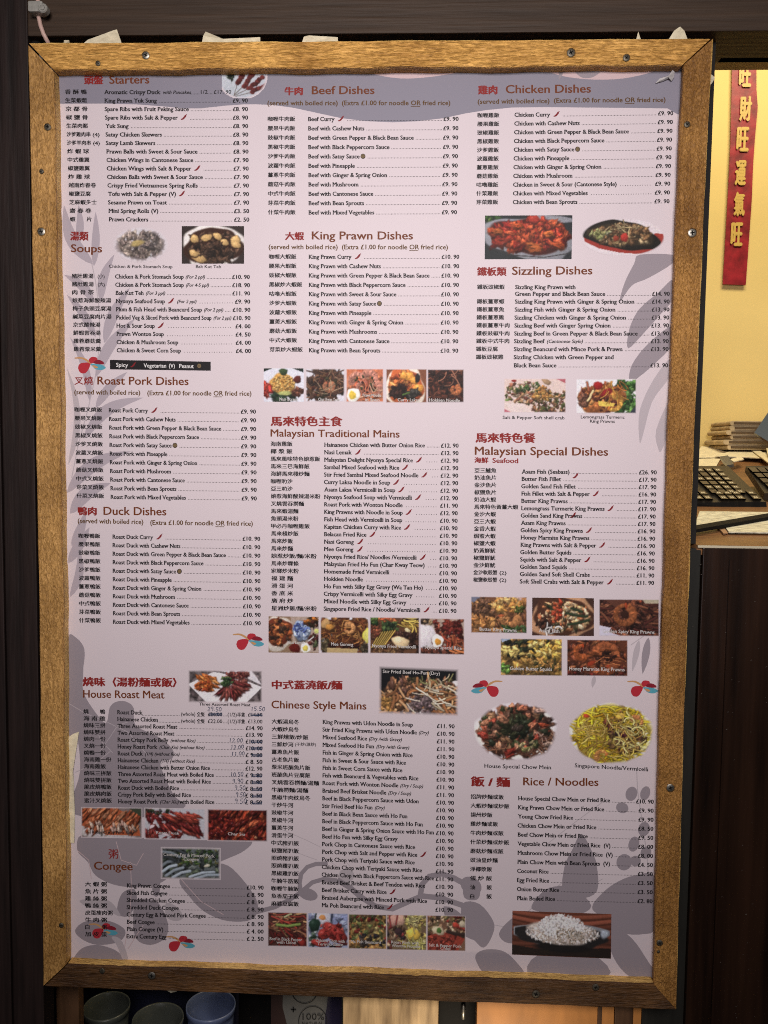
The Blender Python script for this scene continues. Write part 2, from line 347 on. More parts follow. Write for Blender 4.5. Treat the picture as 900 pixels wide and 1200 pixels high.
def add_key(c, wd, ht, leg=True):
    global kc
    q = key(c, wd, ht); mk = MB(); P = [key_at(*r, up=.006) for r in q]; B = [key_at(*r) for r in key(c, wd * 1.14, ht * 1.18)]
    mk.add(P + B, [(0, 1, 2, 3), (0, 4, 5, 1), (1, 5, 6, 2), (2, 6, 7, 3), (3, 7, 4, 0)], M_KEY)
    if leg:
        for dx in (-.16, .16):
            mk.add([key_at(c[0] + dx * wd + e * wd * .11 + f * ht * .22, c[1] + f * ht * .20, up=.0063) for e, f in ((-1, 1), (1, 1), (1, -1), (-1, -1))], [(0, 1, 2, 3)], M_LEGEND)
    kid(mk, 'key', kbd); kc += 1
for r in range(6):
    y = 550.5 + r * 5.0; off = (y - 546) * 44 / 42.0
    for x in (814, 824, 834.5, 845):
        cx = x + off - 8.5
        if cx > 808: add_key((cx, y), 7.6, 3.7, leg=(r % 2 == 0 or x > 830))
for x in (813, 823.5, 842, 852, 862, 880):
    for y in (577.2, 582.6):
        add_key((x + (y - 577), y), 7.8, 3.9)
for r in range(4):
    y = 550.5 + r * 6.2; off = (y - 546) * 44 / 42.0
    for x in (879, 889, 899): add_key((x + off, y), 8, 4.6, leg=False)
# stack of pads, screen corner
M_PADE = plain('pad_page_edges', (0.10, 0.062, 0.030), 0.7, var=0.3, scale=60, stretch=(1, 1, 8))
M_PADC = plain('pad_cover', (0.50, 0.38, 0.22), 0.6, var=0.3, scale=40)
zs = [527, 521, 515, 509.5, 504, 498.5, 493]
for i in range(6):
    xl = [851, 849, 854, 852, 856, 855][i]
    p0, p1 = at(xl, zs[i], 0.90), at(xl, zs[i + 1], 0.90)
    mb = MB(); hgt = (p1.z - p0.z) * .97; rb_ = random.Random(i); dx = rb_.uniform(-.004, .004)
    prof = [(dx + hgt * .5 - hgt * .52 * math.sin(a), p0.z + hgt * .5 - hgt * .5 * math.cos(a)) for a in [math.pi * k / 8 for k in range(9)]]
    ring = [(p0.x + a, z) for a, z in prof] + [(p0.x + .27, p0.z + hgt), (p0.x + .27, p0.z)]
    kk = len(ring); mb.add([(x, .90, z) for x, z in ring] + [(x, 1.03, z) for x, z in ring], [tuple(range(kk))[::-1], tuple(range(kk, 2 * kk))] + [(q, (q + 1) % kk, (q + 1) % kk + kk, q + kk) for q in range(kk)], M_PADC)
    mb.box((p0.x + hgt * .9, .8965, p0.z + hgt * .30), (p0.x + .268, .8995, p0.z + hgt * .74), M_PADE)
    tag(mb.build('order_book'), ['lowest order book of the stack by the yellow wall', 'second order book from the bottom of the stack', 'third order book from the bottom of the stack', 'fourth order book from the bottom of the stack', 'fifth order book from the bottom of the stack', 'top order book of the stack by the yellow wall'][i], 'book', 'stack of order books')
n = Vector((-.25, -1, .25)).normalized(); q0 = at(884, 507, .62)
mb = MB(); mb.slab([hit(*q, q0, n) for q in [(884, 507), (914, 526), (955, 470), (921, 452)]], n, .012, plain('blue_grey_screen', (.085, .105, .115), .25))
tag(mb.build('tablet_screen'), 'blue grey corner of a tilted screen at the right edge', 'screen')
# red banner on the yellow wall
M_BANNER = plain('red_foil_paper', (0.27, 0.012, 0.022), 0.4, 0.4, var=0.4, scale=45, bump=0.0006)
M_GOLD = plain('banner_gold', (0.62, 0.42, 0.10), 0.4, 0.5)
BY = 1.05
banner_quads = [(858.5, 60), (886.5, 60), (886.5, 105), (888, 125), (884.5, 165), (882.5, 195), (881, 235), (874, 334), (847, 333), (852.5, 240), (856, 170)]
mb = MB(); mb.slab([at(x, y, BY) for x, y in banner_quads], (0, -1, 0), 0.003, M_BANNER)
banner = tag(mb.build('red_banner'), 'red paper banner with gold Chinese characters on the yellow wall', 'banner')

# ------------------------------------------------------------------ the framed board
board = bpy.data.objects.new('menu_board', None); COL.objects.link(board); board.location = (0, 0, 0)
tag(board, 'large Chinese restaurant menu board in a golden wooden frame', 'menu board')
def bow_l(z): t = (z - ZB) / (ZT - ZB); return 0.0027 * 4 * t * (1 - t)
def bow_r(z): t = (z - ZB) / (ZT - ZB); return -0.0046 * 4 * t * (1 - t)
def rail(p_out0, p_out1, p_in0, p_in1, bow, m, seed, horiz, trim0, trim1, chip=0, inner=None, rim=None, under=1.0):
    """one frame member: outer edge p_out0..p_out1, inner edge p_in0..p_in1 on the front face (x, z)"""
    r = random.Random(seed); n = 90
    prof = []           # (t across from outer to inner, y)
    B = 0.0016
    prof = [(0, 0.034), (0, 0.004), (0.012, 0.0012), (0.045, 0), (0.35, 0), (0.65, 0), (0.955, 0), (0.988, 0.0012), (1, 0.004), (under, PY + 0.012)]
    ph = [r.uniform(0, 6.3) for _ in range(8)]
    vs, fs = [], []; k = len(prof)
    for i in range(n + 1):
        s = i / n
        for j, (t, y) in enumerate(prof):
            s2 = trim0 + s * (1 - trim0 - trim1)
            o = Vector(p_out0).lerp(Vector(p_out1), s2); q = Vector(p_in0).lerp(Vector(p_in1), s2)
            p = o.lerp(q, t)
            wob = 0.0004 * math.sin(s * 23 + ph[0]) + 0.00035 * math.sin(s * 61 + ph[1]) + 0.0002 * r.uniform(-1, 1)
            if t < 0.03 or t > 0.97:
                d = (o - q).normalized() * wob * (1 if t < .5 else 1.3); p = p + d
            if chip and t > 0.9 and r.random() < .04: p = p + (o - q).normalized() * .0012
            x, z = p.x, p.y
            vs.append((x + bow(z), y, z))
    for i in range(n):
        for j in range(k - 1):
            a = i * k + j; fs.append((a, a + 1, a + k + 1, a + k))
        fs.append((i * k + k - 1, i * k, (i + 1) * k, (i + 1) * k + k - 1))
    fs.append(list(range(k))[::-1]); fs.append([n * k + j for j in range(k)])
    mb = MB(); mb.add(vs, fs, m)
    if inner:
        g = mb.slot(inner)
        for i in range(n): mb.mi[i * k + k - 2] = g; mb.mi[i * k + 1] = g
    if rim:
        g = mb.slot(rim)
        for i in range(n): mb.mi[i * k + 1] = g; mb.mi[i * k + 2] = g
    o = mb.build('frame_rail', board)
    bm = bmesh.new(); bm.from_mesh(o.data); bmesh.ops.recalc_face_normals(bm, faces=bm.faces[:]); bm.to_mesh(o.data); bm.free()
    return o
def f2(px, py): p = at(px, py, 0); return (p.x, p.z)
ITL, ITR, IBR, IBL = f2(62.4, 82.3), f2(801.0, 76.2), f2(767.0, 1153.8), f2(77.4, 1131)
OTL, OTR, OBR, OBL = (XB, ZT), (XT, ZT), (XT, ZB), (XB, ZB)
nob = lambda z: 0.0
e = 0.0016
r_top = rail((OTL[0] + e, OTL[1]), (OTR[0] - e * 1.4, OTR[1]), (ITL[0] + e * .7, ITL[1]), (ITR[0] - e, ITR[1]), nob, M_H, 1, True, 0, 0, rim=M_GOLDLIT)
r_bot = rail((OBR[0] - .0004, OBR[1]), (OBL[0] + e * .8, OBL[1]), (IBR[0] - .0004, IBR[1]), (IBL[0] + e * .6, IBL[1]), nob, M_HD, 2, True, 0, 0, chip=1, inner=M_GOLDLIT)
r_left = rail((OBL[0], OBL[1] + .001), (OTL[0], OTL[1] - .002), (IBL[0], IBL[1] + .001), (ITL[0], ITL[1] - .001), bow_l, M_VL, 3, False, 0, 0, chip=1, inner=M_GOLDLIT)
r_right = rail((OTR[0], OTR[1] - .0005), (OBR[0], OBR[1]), (ITR[0], ITR[1] - .0005), (IBR[0], IBR[1]), bow_r, M_V, 4, False, 0, 0, rim=M_GOLDLIT, under=.86)
r_top['label'] = 'top rail of the frame'; r_bot['label'] = 'darker bottom rail of the frame'; r_left['label'] = 'left rail of the frame'; r_right['label'] = 'right rail of the frame'

def screw(px, py, r, m, rail_o, cross=True):
    r *= .84
    p = at(px, py, -0.0003); mb = MB(); seg = 20
    mb.lathe([(r * 1.35, .0008), (r * 1.3, .0002)], (0, 0, 0), M_HOLE, seg)
    mb.lathe([(r * 1.18, .0006), (r, 0.0009), (r * .6, .0012), (0.00005, .0013)], (0, 0, 0), m, seg)
    if cross:
        a = random.Random(px).uniform(0, 1.5)
        for k in range(2):
            mb.box((-r * .62, -r * .17, .0011), (r * .62, r * .17, .0016), M_HOLE, mat=Matrix.Rotation(a + k * math.pi / 2, 4, 'Z'))
    else:
        mb.box((-r * .8, -r * .14, .0011), (r * .8, r * .14, .0016), M_HOLE, mat=Matrix.Rotation(random.Random(px).uniform(0, 3), 4, 'Z'))
    Rm = Matrix.Rotation(math.pi / 2, 4, 'X')
    mb.v = [tuple(Rm @ Vector(v) + p) for v in mb.v]
    mb.build('screw', rail_o)
for px, py, r, m, ro, c in [(171, 65, .0046, M_STEEL, r_top, 1), (115, 74.5, .0030, M_RUST, r_top, 0), (669, 62, .0050, M_RUST, r_top, 1), (734, 68, .0042, M_RUST, r_top, 1),
        (48.7, 271.5, .0048, M_STEEL, r_left, 1), (56, 149, .0042, M_RUST, r_left, 1), (49, 201, .0028, M_RUST, r_left, 0), (72, 1084, .0032, M_RUST, r_left, 0),
        (805, 146, .0036, M_RUST, r_right, 1), (811, 273, .0052, M_STEEL, r_right, 1), (785.5, 923, .0050, M_STEEL, r_right, 1), (773, 1104.5, .0040, M_RUST, r_right, 1), (771.5, 1115, .0018, M_RUST, r_right, 0),
        (178, 1143, .0050, M_STEEL, r_bot, 1), (120, 1137.5, .0036, M_RUST, r_bot, 0), (628, 1164.5, .0050, M_RUST, r_bot, 1), (698, 1156.5, .0044, M_RUST, r_bot, 1)]:
    screw(px, py, r, m, ro, c)
# back plate and poster sheet
mb = MB(); mb.box((0.006, PY + .013, ZB + .006), (XT - .012, .033, ZT - .006), M_HOLE); mb.build('back_plate', board)
xl, xr, zl, zh = ITL[0] - .012, ITR[0] + .010, IBL[1] - .02, ITL[1] + .012
mb = MB(); mb.box((xl, PY, zl), (xr, PY + .002, zh), M_PAPER); poster = mb.build('poster', board)
poster['label'] = 'pale lavender printed menu sheet'
# scraps of older paper sticking out behind the frame
def scrap(pts, Y, curl=.007, m=None):
    ys = [q[1] for q in pts]; lo, hi = max(ys), min(ys); r_ = random.Random(int(pts[0][0]))
    P_ = [at(x, y, Y - (curl * ((lo - y) / (lo - hi)) ** 2 + r_.uniform(0, .0012) if curl else 0)) for x, y in pts]
    c_ = sum(P_, Vector()) / len(P_) + Vector((0, -.0016, 0)); k = len(P_)
    mb = MB(); mb.add(P_ + [c_] + [p + Vector((0, .0006, 0)) for p in P_], [(i, (i + 1) % k, k) for i in range(k)] + [(i, k + 1 + i, k + 1 + (i + 1) % k, (i + 1) % k) for i in range(k)], m or M_CREAM); mb.build('paper_scrap', board)
SY = .028
scrap([(92, 56), (103, 46.5), (133, 35.5), (137, 34.5), (143, 52)], SY)
scrap([(74, 55), (75, 47), (81, 47), (82, 55)], SY); scrap([(236, 55), (238, 42), (241, 37), (245, 44), (262, 46), (305, 43.5), (305, 56)], SY)
scrap([(352, 56), (356, 43), (362, 41.5), (396, 43.5), (396, 56)], SY); scrap([(744, 52), (748, 37), (753, 52)], SY)
scrap([(780, 52), (790, 36), (797, 31), (802, 36), (808, 52)], SY); scrap([(826, 84), (835, 88), (838, 91.5), (834, 98), (826, 105)], SY)
scrap([(196, 1150), (195, 1160.5), (200, 1163.5), (207, 1162), (209, 1150)], SY)
M_TAPE = plain('greyish_torn_tape', (.50, .475, .475), .6, var=.25, scale=150)
scrap([(768, 97.5), (773, 92), (784, 88.5), (788, 82), (790.5, 84), (790, 90), (787, 95), (784, 91.5), (777, 95)], PY - .002, .006, M_TAPE)
scrap([(92.5, 857.5), (86, 860), (80, 864), (78, 940), (77, 988), (87, 988), (87.5, 950), (86, 910), (84.3, 882), (89, 869)], PY - .0018, 0)

# cable and clip at the top left
mb = MB(); mb.tube([at(44.5, -30, .026), at(44.5, 4, .026), at(45, 18, .026), at(47.5, 30, .026), at(51, 40, .026), at(56, 49, .028), at(60, 58, .05)], .0028, M_CABLE)
tag(mb.build('cable', smooth=True), 'pale pink cable hanging down into the corner of the frame', 'cable')
mb = MB(); a, b = at(35.5, 17, .02), at(56, 4, .02)
mb.box((a.x, .012, a.z), (b.x - .004, .0295, b.z), M_CLIP, .0025)
c = at(50, 9.5, .011); Rm = Matrix.Translation(c) @ Matrix.Rotation(math.pi / 2, 4, 'X')
m2 = MB(); m2.lathe([(.0062, -.008), (.0062, 0), (.005, .0015), (.0034, .0015), (.0034, .0005), (.0001, .0005)], (0, 0, 0), M_CLIP, 20)
m2.lathe([(.0030, .0006), (.0028, .0018), (.0001, .0022)], (0, 0, 0), M_STEEL, 16)
mb.add([tuple(Rm @ Vector(v)) for v in m2.v], m2.f, M_CLIP)
tag(mb.build('cable_clip'), 'grey plastic cable clip with a screw on the beam corner', 'clip')
mb = MB(); mb.tube([at(44, 15, .05), at(44, 30, .05), at(43, 42, .05), at(43, 60, .05)], .008, M_HOLE)
tag(mb.build('black_conduit', smooth=True), 'short black conduit behind the cable clip', 'conduit')

# ------------------------------------------------------------------ printing on the poster
RBn = np.array(RB); CWn = np.array(CW)
def at_np(P, Y):
    d = np.stack([(P[:, 0] - PCX) / FPX, -(P[:, 1] - PCY) / FPX, -np.ones(len(P))], 1) @ RBn.T
    return CWn + d * ((Y - CWn[1]) / d[:, 1])[:, None]
LAY = 0.00003
class Print:                             # flat ink on the sheet, collected in photograph pixels then laid on the sheet's plane
    def __init__(s): s.v, s.f, s.mi, s.mats, s.n = [], [], [], [], 0
    def add(s, P, F, m, layer):
        if m not in s.mats: s.mats.append(m)
        P = np.asarray(P, float)
        s.v.append(at_np(P, PY - LAY * layer)); s.f.extend([tuple(i + s.n for i in f) for f in F])
        s.mi.extend([s.mats.index(m)] * len(F)); s.n += len(P)
    def build(s, name, parent=None):
        if not s.v: return None
        me = bpy.data.meshes.new(name); me.from_pydata(np.concatenate(s.v).tolist(), [], s.f)
        for m in s.mats: me.materials.append(m)
        me.polygons.foreach_set('material_index', s.mi); me.update()
        return put(name, me, parent or poster)
# glyphs
_cu = bpy.data.curves.new('lettering', 'FONT'); _to = bpy.data.objects.new('lettering', _cu); COL.objects.link(_to)
_cu.resolution_u = 2; _cu.fill_mode = 'FRONT'
CACHE = {}
def glyphs(s, bold=0.0, serif=False, res=2):
    k = (s, bold, serif, res)
    if k in CACHE: return CACHE[k]
    _cu.body = s; _cu.offset = bold; _cu.resolution_u = res
    dg = bpy.context.evaluated_depsgraph_get(); dg.update()
    me = _to.evaluated_get(dg).to_mesh()
    n = len(me.vertices); P = np.zeros(n * 3); me.vertices.foreach_get('co', P); P = P.reshape(-1, 3)[:, :2]
    F = [tuple(p.vertices) for p in me.polygons]
    if serif and n:
        cnt = {}
        for f in F:
            for a, b in zip(f, f[1:] + f[:1]): cnt[(min(a, b), max(a, b))] = cnt.get((min(a, b), max(a, b)), 0) + 1
        ex, ef, b0 = [], [], n
        for (a, b), c in cnt.items():
            if c != 1: continue
            (xa, ya), (xb, yb) = P[a], P[b]
            L = abs(xa - xb)
            if abs(ya - yb) > .004 or not .06 < L < .24: continue
            yy = (ya + yb) / 2; xm = (xa + xb) / 2; t = .06; hw = L / 2 + .078
            if yy < .06: y0, y1 = yy, yy + t
            elif yy > XH - .06: y0, y1 = yy - t, yy
            else: continue
            i = b0 + len(ex); ex += [(xm - hw, y0), (xm + hw, y0), (xm + hw, y1), (xm - hw, y1)]; ef.append((i, i + 1, i + 2, i + 3))
        SER = len(F)
        if ex: P = np.concatenate([P, np.array(ex)]); F = F + ef
    _to.evaluated_get(dg).to_mesh_clear()
    wd = (P[:, 0].min(), P[:, 0].max()) if len(P) else (0, 0)
    CACHE[k] = (P, F, wd, n); return CACHE[k]
XH = 0.5
XH = glyphs('x')[0][:, 1].max(); CAPH = glyphs('H')[0][:, 1].max()
CJW = (lambda a, b: b - a)(*[glyphs('飯' * n)[2][1] for n in (1, 2)])      # advance of one Chinese character
CJT = glyphs('飯')[0]; CJH, CJ0 = CJT[:, 1].max() - CJT[:, 1].min(), CJT[:, 1].min()
def text(pr, s, x0, y0, x1, y1, cap, m, layer=6, bold=0.0, serif=False, it=0.0, base=None, res=2):
    """s from pixel (x0, y0) to (x1, y1), y at half the height of the capitals; cap = height of the capitals in pixels"""
    P, F, (a, b), n0 = glyphs(s, 0, serif, res)
    if not len(P): return
    sx = (x1 - x0) / (b - a + bold * 2); sy = cap / CAPH
    lx = (P[:, 0] - a) * sx; ly = P[:, 1] * sy - cap / 2
    X = x0 + lx + it * (ly + cap / 2); Y = y0 + (y1 - y0) * lx / max(1e-6, (x1 - x0)) - ly
    Q = np.stack([X, Y], 1)
    for k, (dx, dy) in enumerate(((0, 0), (bold * 2, 0), (bold, bold * .9)) if bold else ((0, 0),)):   # struck again to embolden
        pr.add(Q[:n0] + (dx * sx, dy * sy), [f for f in F if max(f) < n0], m, layer + k * .3)
    if len(P) > n0: pr.add(Q[n0:] + (bold * sx, 0), [tuple(i - n0 for i in f) for f in F if min(f) >= n0], m, layer + 1.2)
def cjk(pr, s, x0, y0, x1, y1, hgt, m, layer=6, bold=0.034):
    P, F, (a, b), _ = glyphs(s, 0, False, 1)
    sx = (x1 - x0) / (b - a + bold * 2); sy = hgt / CJH
    lx = (P[:, 0] - a) * sx; ly = (P[:, 1] - CJ0 - CJH / 2) * sy
    Q = np.stack([x0 + lx, y0 + (y1 - y0) * lx / (x1 - x0) - ly], 1)
    for k, (dx, dy) in enumerate(((0, 0), (bold * 2, 0), (bold, bold * .8))): pr.add(Q + (dx * sx, dy * sy), F, m, layer + k * .3)
def width(s, bold=.036, serif=True):
    a, b = glyphs(s, 0, serif)[2]; return b - a + 2 * bold
def dots(pr, x0, y0, x1, y1, pitch=1.72, r=.36, m=None):
    n = int((x1 - x0) / pitch)
    for k in range(n):
        x = x0 + (k + .5) * pitch; y = y0 + (y1 - y0) * (x - x0) / max(1e-6, (x1 - x0))
        pr.add([(x - r, y - r), (x + r, y - r), (x + r, y + r), (x - r, y + r)], [(3, 2, 1, 0)], m or M_BLACK, 6)
def chili(pr, x, y, s=1.0):
    pts = [(-3.2, 3.0), (-3.6, 2.2), (-1.6, 1.2), (.2, -.8), (1.2, -2.4), (2.2, -2.9), (3.9, -3.9), (3.1, -2.2), (2.6, -.6), (1.0, 1.4), (-.8, 2.8)]
    pr.add([(x + a * s, y + b * s) for a, b in pts], [tuple(range(len(pts)))[::-1]], M_CHILI, 6.6)
def disc(pr, x, y, rx, ry, m, layer, n=20, rot=0):
    pr.add([(x + rx * math.cos(t) * math.cos(rot) - ry * math.sin(t) * math.sin(rot), y + rx * math.cos(t) * math.sin(rot) + ry * math.sin(t) * math.cos(rot)) for t in [2 * math.pi * k / n for k in range(n)]], [tuple(range(n))[::-1]], m, layer)
def nut(pr, x, y, s=1.0):
    disc(pr, x, y, 2.9 * s, 3.0 * s, M_BLACK, 6.4); disc(pr, x, y, 2.2 * s, 2.4 * s, M_NUT, 6.6)
    for a, b in ((-.8, -.7), (.8, -.4), (-.4, .9), (.9, 1.0)): disc(pr, x + a * s, y + b * s, .35 * s, .35 * s, M_BLACK, 6.8, 8)

KINDS = ['Curry ~', 'with Cashew Nuts', 'with Green Pepper & Black Bean Sauce', 'with Black Peppercorn Sauce', 'with Satay Sauce@', 'with Pineapple', 'with Ginger & Spring Onion', 'with Mushroom', 'with Cantonese Sauce', 'with Bean Sprouts', 'with Mixed Vegetables']
KCN = ['咖喱', '腰果', '豉椒', '黑椒', '沙爹', '波蘿', '薑蔥', '蘑菇', '中式', '芽菜', '什菜']
def family(en, cn, price): return [(KCN[i] + cn, en + ' ' + KINDS[i], price) for i in range(11)]
def section(rows, cn, en, pr_, ref, pad=True, names='dish_list', cap=4.75, sparse=(), enys=None, dot=True, pl=7):
    """cn / en / pr_ = (x of first row, y of first row, x of last row, y of last row); pr_ gives the right ends; ref = (string, width in px)"""
    P = Print(); n = len(rows) - 1
    sc = ref[1] / width(ref[0])
    for i, (c, e_, p) in enumerate(rows):
        t = i / max(1, n); L = lambda q: (q[0] + (q[2] - q[0]) * t, q[1] + (q[3] - q[1]) * t)
        cx, cy = L(cn); ex, ey = L(en); rx, ry = L(pr_)
        if enys: ey = enys[i]; cy = ey - .2; ry = ey + (pr_[1] - en[1])
        slope = (ry - ey) / (rx - ex)
        if c:
            core = c.split('(')[0].strip(); cs = slope * .8
            k = len(core.replace(' ', '').replace('　', ''))
            adv = 5.75 if '(' in c and k == 5 else 6.62
            if ' ' in core or '　' in core: wpx = 4 * adv - .7
            else: wpx = k * adv - .7 - (.36 * adv * core.count('/') if '/' in core else 0) - max(0, k - 7) * .35
            cjk(P, core, cx, cy, cx + wpx, cy + cs * wpx, 5.6, M_BLACK)
            if '(' in c:
                tail = c[c.index('('):]; big = len(tail) > 4
                x0 = cx + wpx + (1.5 if big else 2.4 if k == 5 else 4.6)
                cjk(P, tail, x0, cy + .2, x0 + (25 if big else 8.5), cy + .4, 4.4 if big else 5.6, M_BLACK, bold=0.02)
        # English name, with its marks: ~ chili, @ peanut, _small italic_
        need = sum(width(z.strip()) * sc + .4 if not k % 2 else width(z, .028, False) * sc * .82 + 2.2 for k, z in enumerate(e_.replace('~', '').replace('@', '').split('_')) if z.strip()) + 12 * e_.count('~') + 7 * e_.count('@')
        room = rx - ex - (len(p) * 2.98 if p else 0) - 1.5; sc0 = sc; sc = sc * min(1, room / need)
        x = ex; s = e_.replace('~', '\n~\n').replace('@', '\n@\n')
        for q in [z for z in s.split('\n') if z]:
            y = ey + slope * (x - ex)
            if q == '~': chili(P, x + 6.5, y - .3); x += 12
            elif q == '@': nut(P, x + 3.4, y); x += 7
            else:
                for j, z in enumerate(q.split('_')):
                    if not z.strip(): continue
                    y = ey + slope * (x - ex)
                    if j % 2:
                        wz = width(z, .028, False) * sc * .82; x += 1.6
                        text(P, z, x, y + .2, x + wz, y + .2 + slope * wz, cap * .82, M_BLACK, bold=.028, it=.25); x += wz + .6
                    else:
                        z2 = z.strip(); wz = width(z2) * sc
                        text(P, z2, x, y, x + wz, y + slope * wz, cap, M_BLACK, bold=.036, serif=True); x += wz + .4
        sc = sc0
        if p is None or p == '': continue
        pw = (len(p)) * (2.98 if pl == 7 else 2.85)
        px = rx - pw
        text(P, p, px, ry, rx, ry + slope * pw, 4.7, M_BLACK, bold=.036, serif=False)
        if dot:
            x += 1.5; y = ey + slope * (x - ex) + cap / 2 - .3
            if i in sparse: dots(P, x + 1, y, px - 1.5, ry + 1.6, 2.9, .38)
            else: dots(P, x, y, px - .6, ry + 1.9)
    P.build(names)
def heading(items, name='section_heading'):
    P = Print()
    for it in items:
        s, x0, y0, x1, y1, h, m = it[:7]
        if ord(s[0]) > 0x2e80: cjk(P, s, x0, y0, x1, y1, h, m, bold=it[7] if len(it) > 7 else .05)
        else: text(P, s, x0, y0, x1, y1, h, m, bold=it[7] if len(it) > 7 else .020, res=3)
    P.build(name)
def served(xa, xb, ya, xc, xd, yb):
    P = Print()
    text(P, '(served with boiled rice)', xa, ya, xb, ya + (yb - ya) * .4, 5.4, M_OCHRE, res=2, bold=.024)
    yc = ya + (yb - ya) * .6
    text(P, '(Extra £1.00 for noodle OR fried rice)', xc, yc, xd, yb, 5.4, M_OCHRE, res=2, bold=.024)
    u0, u1 = xc + (xd - xc) * .635, xc + (xd - xc) * .72; yu = yc + (yb - yc) * .68 + 3.9
    P.add([(u0, yu), (u1, yu), (u1, yu + .7), (u0, yu + .7)], [(3, 2, 1, 0)], M_OCHRE, 6)
    P.build('serving_note')

# --- left column
heading([('頭盤', 98.4, 93.6, 121, 93.4, 10.2, M_RED), ('Starters', 128, 93.4, 175, 93.0, 9.2, M_BROWN)])
section([('香 酥 鴨', 'Aromatic Crispy Duck _with Pancakes_', ''), ('生菜蝦鬆', 'King Prawn Yuk Sung', '£9. 90'), ('京 都 骨', 'Spare Ribs with Fruit Peking Sauce', '£8. 90'), ('椒 鹽 骨', 'Spare Ribs with Salt & Pepper~', '£8. 90'),
    ('生菜肉鬆', 'Yuk Sung', '£8. 90'), ('沙爹雞肉串 (4)', 'Satay Chicken Skewers', '£8. 90'), ('沙爹羊肉串 (4)', 'Satay Lamb Skewers', '£8. 90'), ('炸 蝦 球', 'Prawn Balls with Sweet & Sour Sauce', '£8. 90'),
    ('中式雞翼', 'Chicken Wings in Cantonese Sauce', '£7. 90'), ('椒鹽雞翼', 'Chicken Wings with Salt & Pepper~', '£7. 90'), ('炸 雞 球', 'Chicken Balls with Sweet & Sour Sauce', '£7. 90'), ('越南炸春卷', 'Crispy Fried Vietnamese Spring Rolls', '£7. 90'),
    ('椒鹽豆腐', 'Tofu with Salt & Pepper (V)~', '£7. 90'), ('芝麻蝦多士', 'Sesame Prawn on Toast', '£7. 90'), ('齋 春 卷', 'Mini Spring Rolls (V)', '£3. 50'), ('蝦　　片', 'Prawn Crackers', '£2. 50')],
    (76, 107.5, 81.8, 256.7), (121.7, 107.8, 127.2, 256.9), (290.4, 107.8, 292.2, 257.2), ('Spare Ribs with Fruit Peking Sauce', 98.9))
P = Print(); text(P, '1/2', 235.3, 107.7, 243.3, 107.6, 4.5, M_BLACK, bold=.012); text(P, '£17. 90', 250.5, 107.6, 271, 107.6, 4.5, M_BLACK, bold=.012)
dots(P, 222, 110.2, 234.5, 110); dots(P, 244, 110, 250, 109.8); P.build('price')
heading([('湯類', 82.2, 276.4, 103.9, 276.4, 10.6, M_RED), ('Soups', 83, 290.8, 119.7, 291.1, 9.0, M_BROWN)])
section([('豬肚雞湯 (小)', 'Chicken & Pork Stomach Soup _(For 2 ppl)_', '£10. 90'), ('豬肚雞湯 (大)', 'Chicken & Pork Stomach Soup _(For 4-5 ppl)_', '£18. 90'), ('肉 骨 茶', 'Bak Kut Teh _(For 3 ppl)_', '£11. 90'), ('娘惹海鮮酸辣湯', 'Nyonya Seafood Soup~_(For 2 ppl)_', '£9. 90'),
    ('梅子魚頭豆腐湯', 'Plum & Fish Head with Beancurd Soup _(For 2 ppl)_', '£10. 90'), ('鹹菜豆腐肉片湯', 'Pickled Veg & Sliced Pork with Beancurd Soup _(For 2 ppl)_', '£10. 90'), ('京式酸辣湯', 'Hot & Sour Soup~', '£4. 00'), ('鮮蝦雲吞湯', 'Prawn Wonton Soup', '£4. 50'), ('雞蓉蘑菇羹', 'Chicken & Mushroom Soup', '£4. 00'), ('雞蓉粟米羹', 'Chicken & Sweet Corn Soup', '£4. 00')],
    (83.9, 323.3, 86.2, 408.9), (134.7, 323.9, 136.7, 410.3), (292.8, 324.4, 294.2, 411.1), ('Chicken & Sweet Corn Soup', 75.5), sparse=(3, 6, 7, 8, 9))
P = Print(); P.add([(128.9, 421.7), (246.9, 423.9), (246.9, 434.4), (128.9, 432.8)], [(3, 2, 1, 0)], M_BLACK, 5)
for s, a, b, y in (('Spicy', 136, 150, 427.5), ('Vegetarian', 168.3, 194.7, 428.2), ('(V)', 198, 205, 428.4), ('Peanut', 210, 227, 428.8)): text(P, s, a, y, b, y + .3, 4.6, M_WHITE, bold=.016)
chili(P, 156, 427.6, .9); nut(P, 233.4, 428.8, 1.05); P.build('symbol_key')
heading([('叉燒', 87, 446, 109.4, 446, 9.8, M_RED, .02), ('Roast Pork Dishes', 114, 445.8, 221, 446.5, 9.2, M_BROWN)])
served(87, 164.4, 459.3, 172.5, 294.7, 461)
section(family('Roast Pork', '叉燒飯', '£9. 90'), (87.2, 479.7, 89.7, 580.8), (127, 480.6, 129.2, 582.2), (300, 482.2, 301, 583.9), ('Roast Pork with Cashew Nuts', 78.6))
heading([('鴨肉', 91, 598.6, 113.4, 598.8, 10, M_RED), ('Duck Dishes', 121.2, 598.5, 195, 599.2, 9.2, M_BROWN)])
served(91, 168, 610.2, 176, 296.3, 613.4)
section(family('Roast Duck', '鴨飯', '£10. 90'), (91.8, 627.7, 92.6, 726.8), (131.4, 628.8, 132, 728.5), (305, 631.1, 305.6, 730.2), ('Roast Duck with Cashew Nuts', 80))
heading([('燒味（湯粉麵或飯）', 96.8, 798.6, 207, 799.6, 10.8, M_RED), ('House Roast Meat', 97.3, 813, 192.8, 814, 8.8, M_BROWN)])
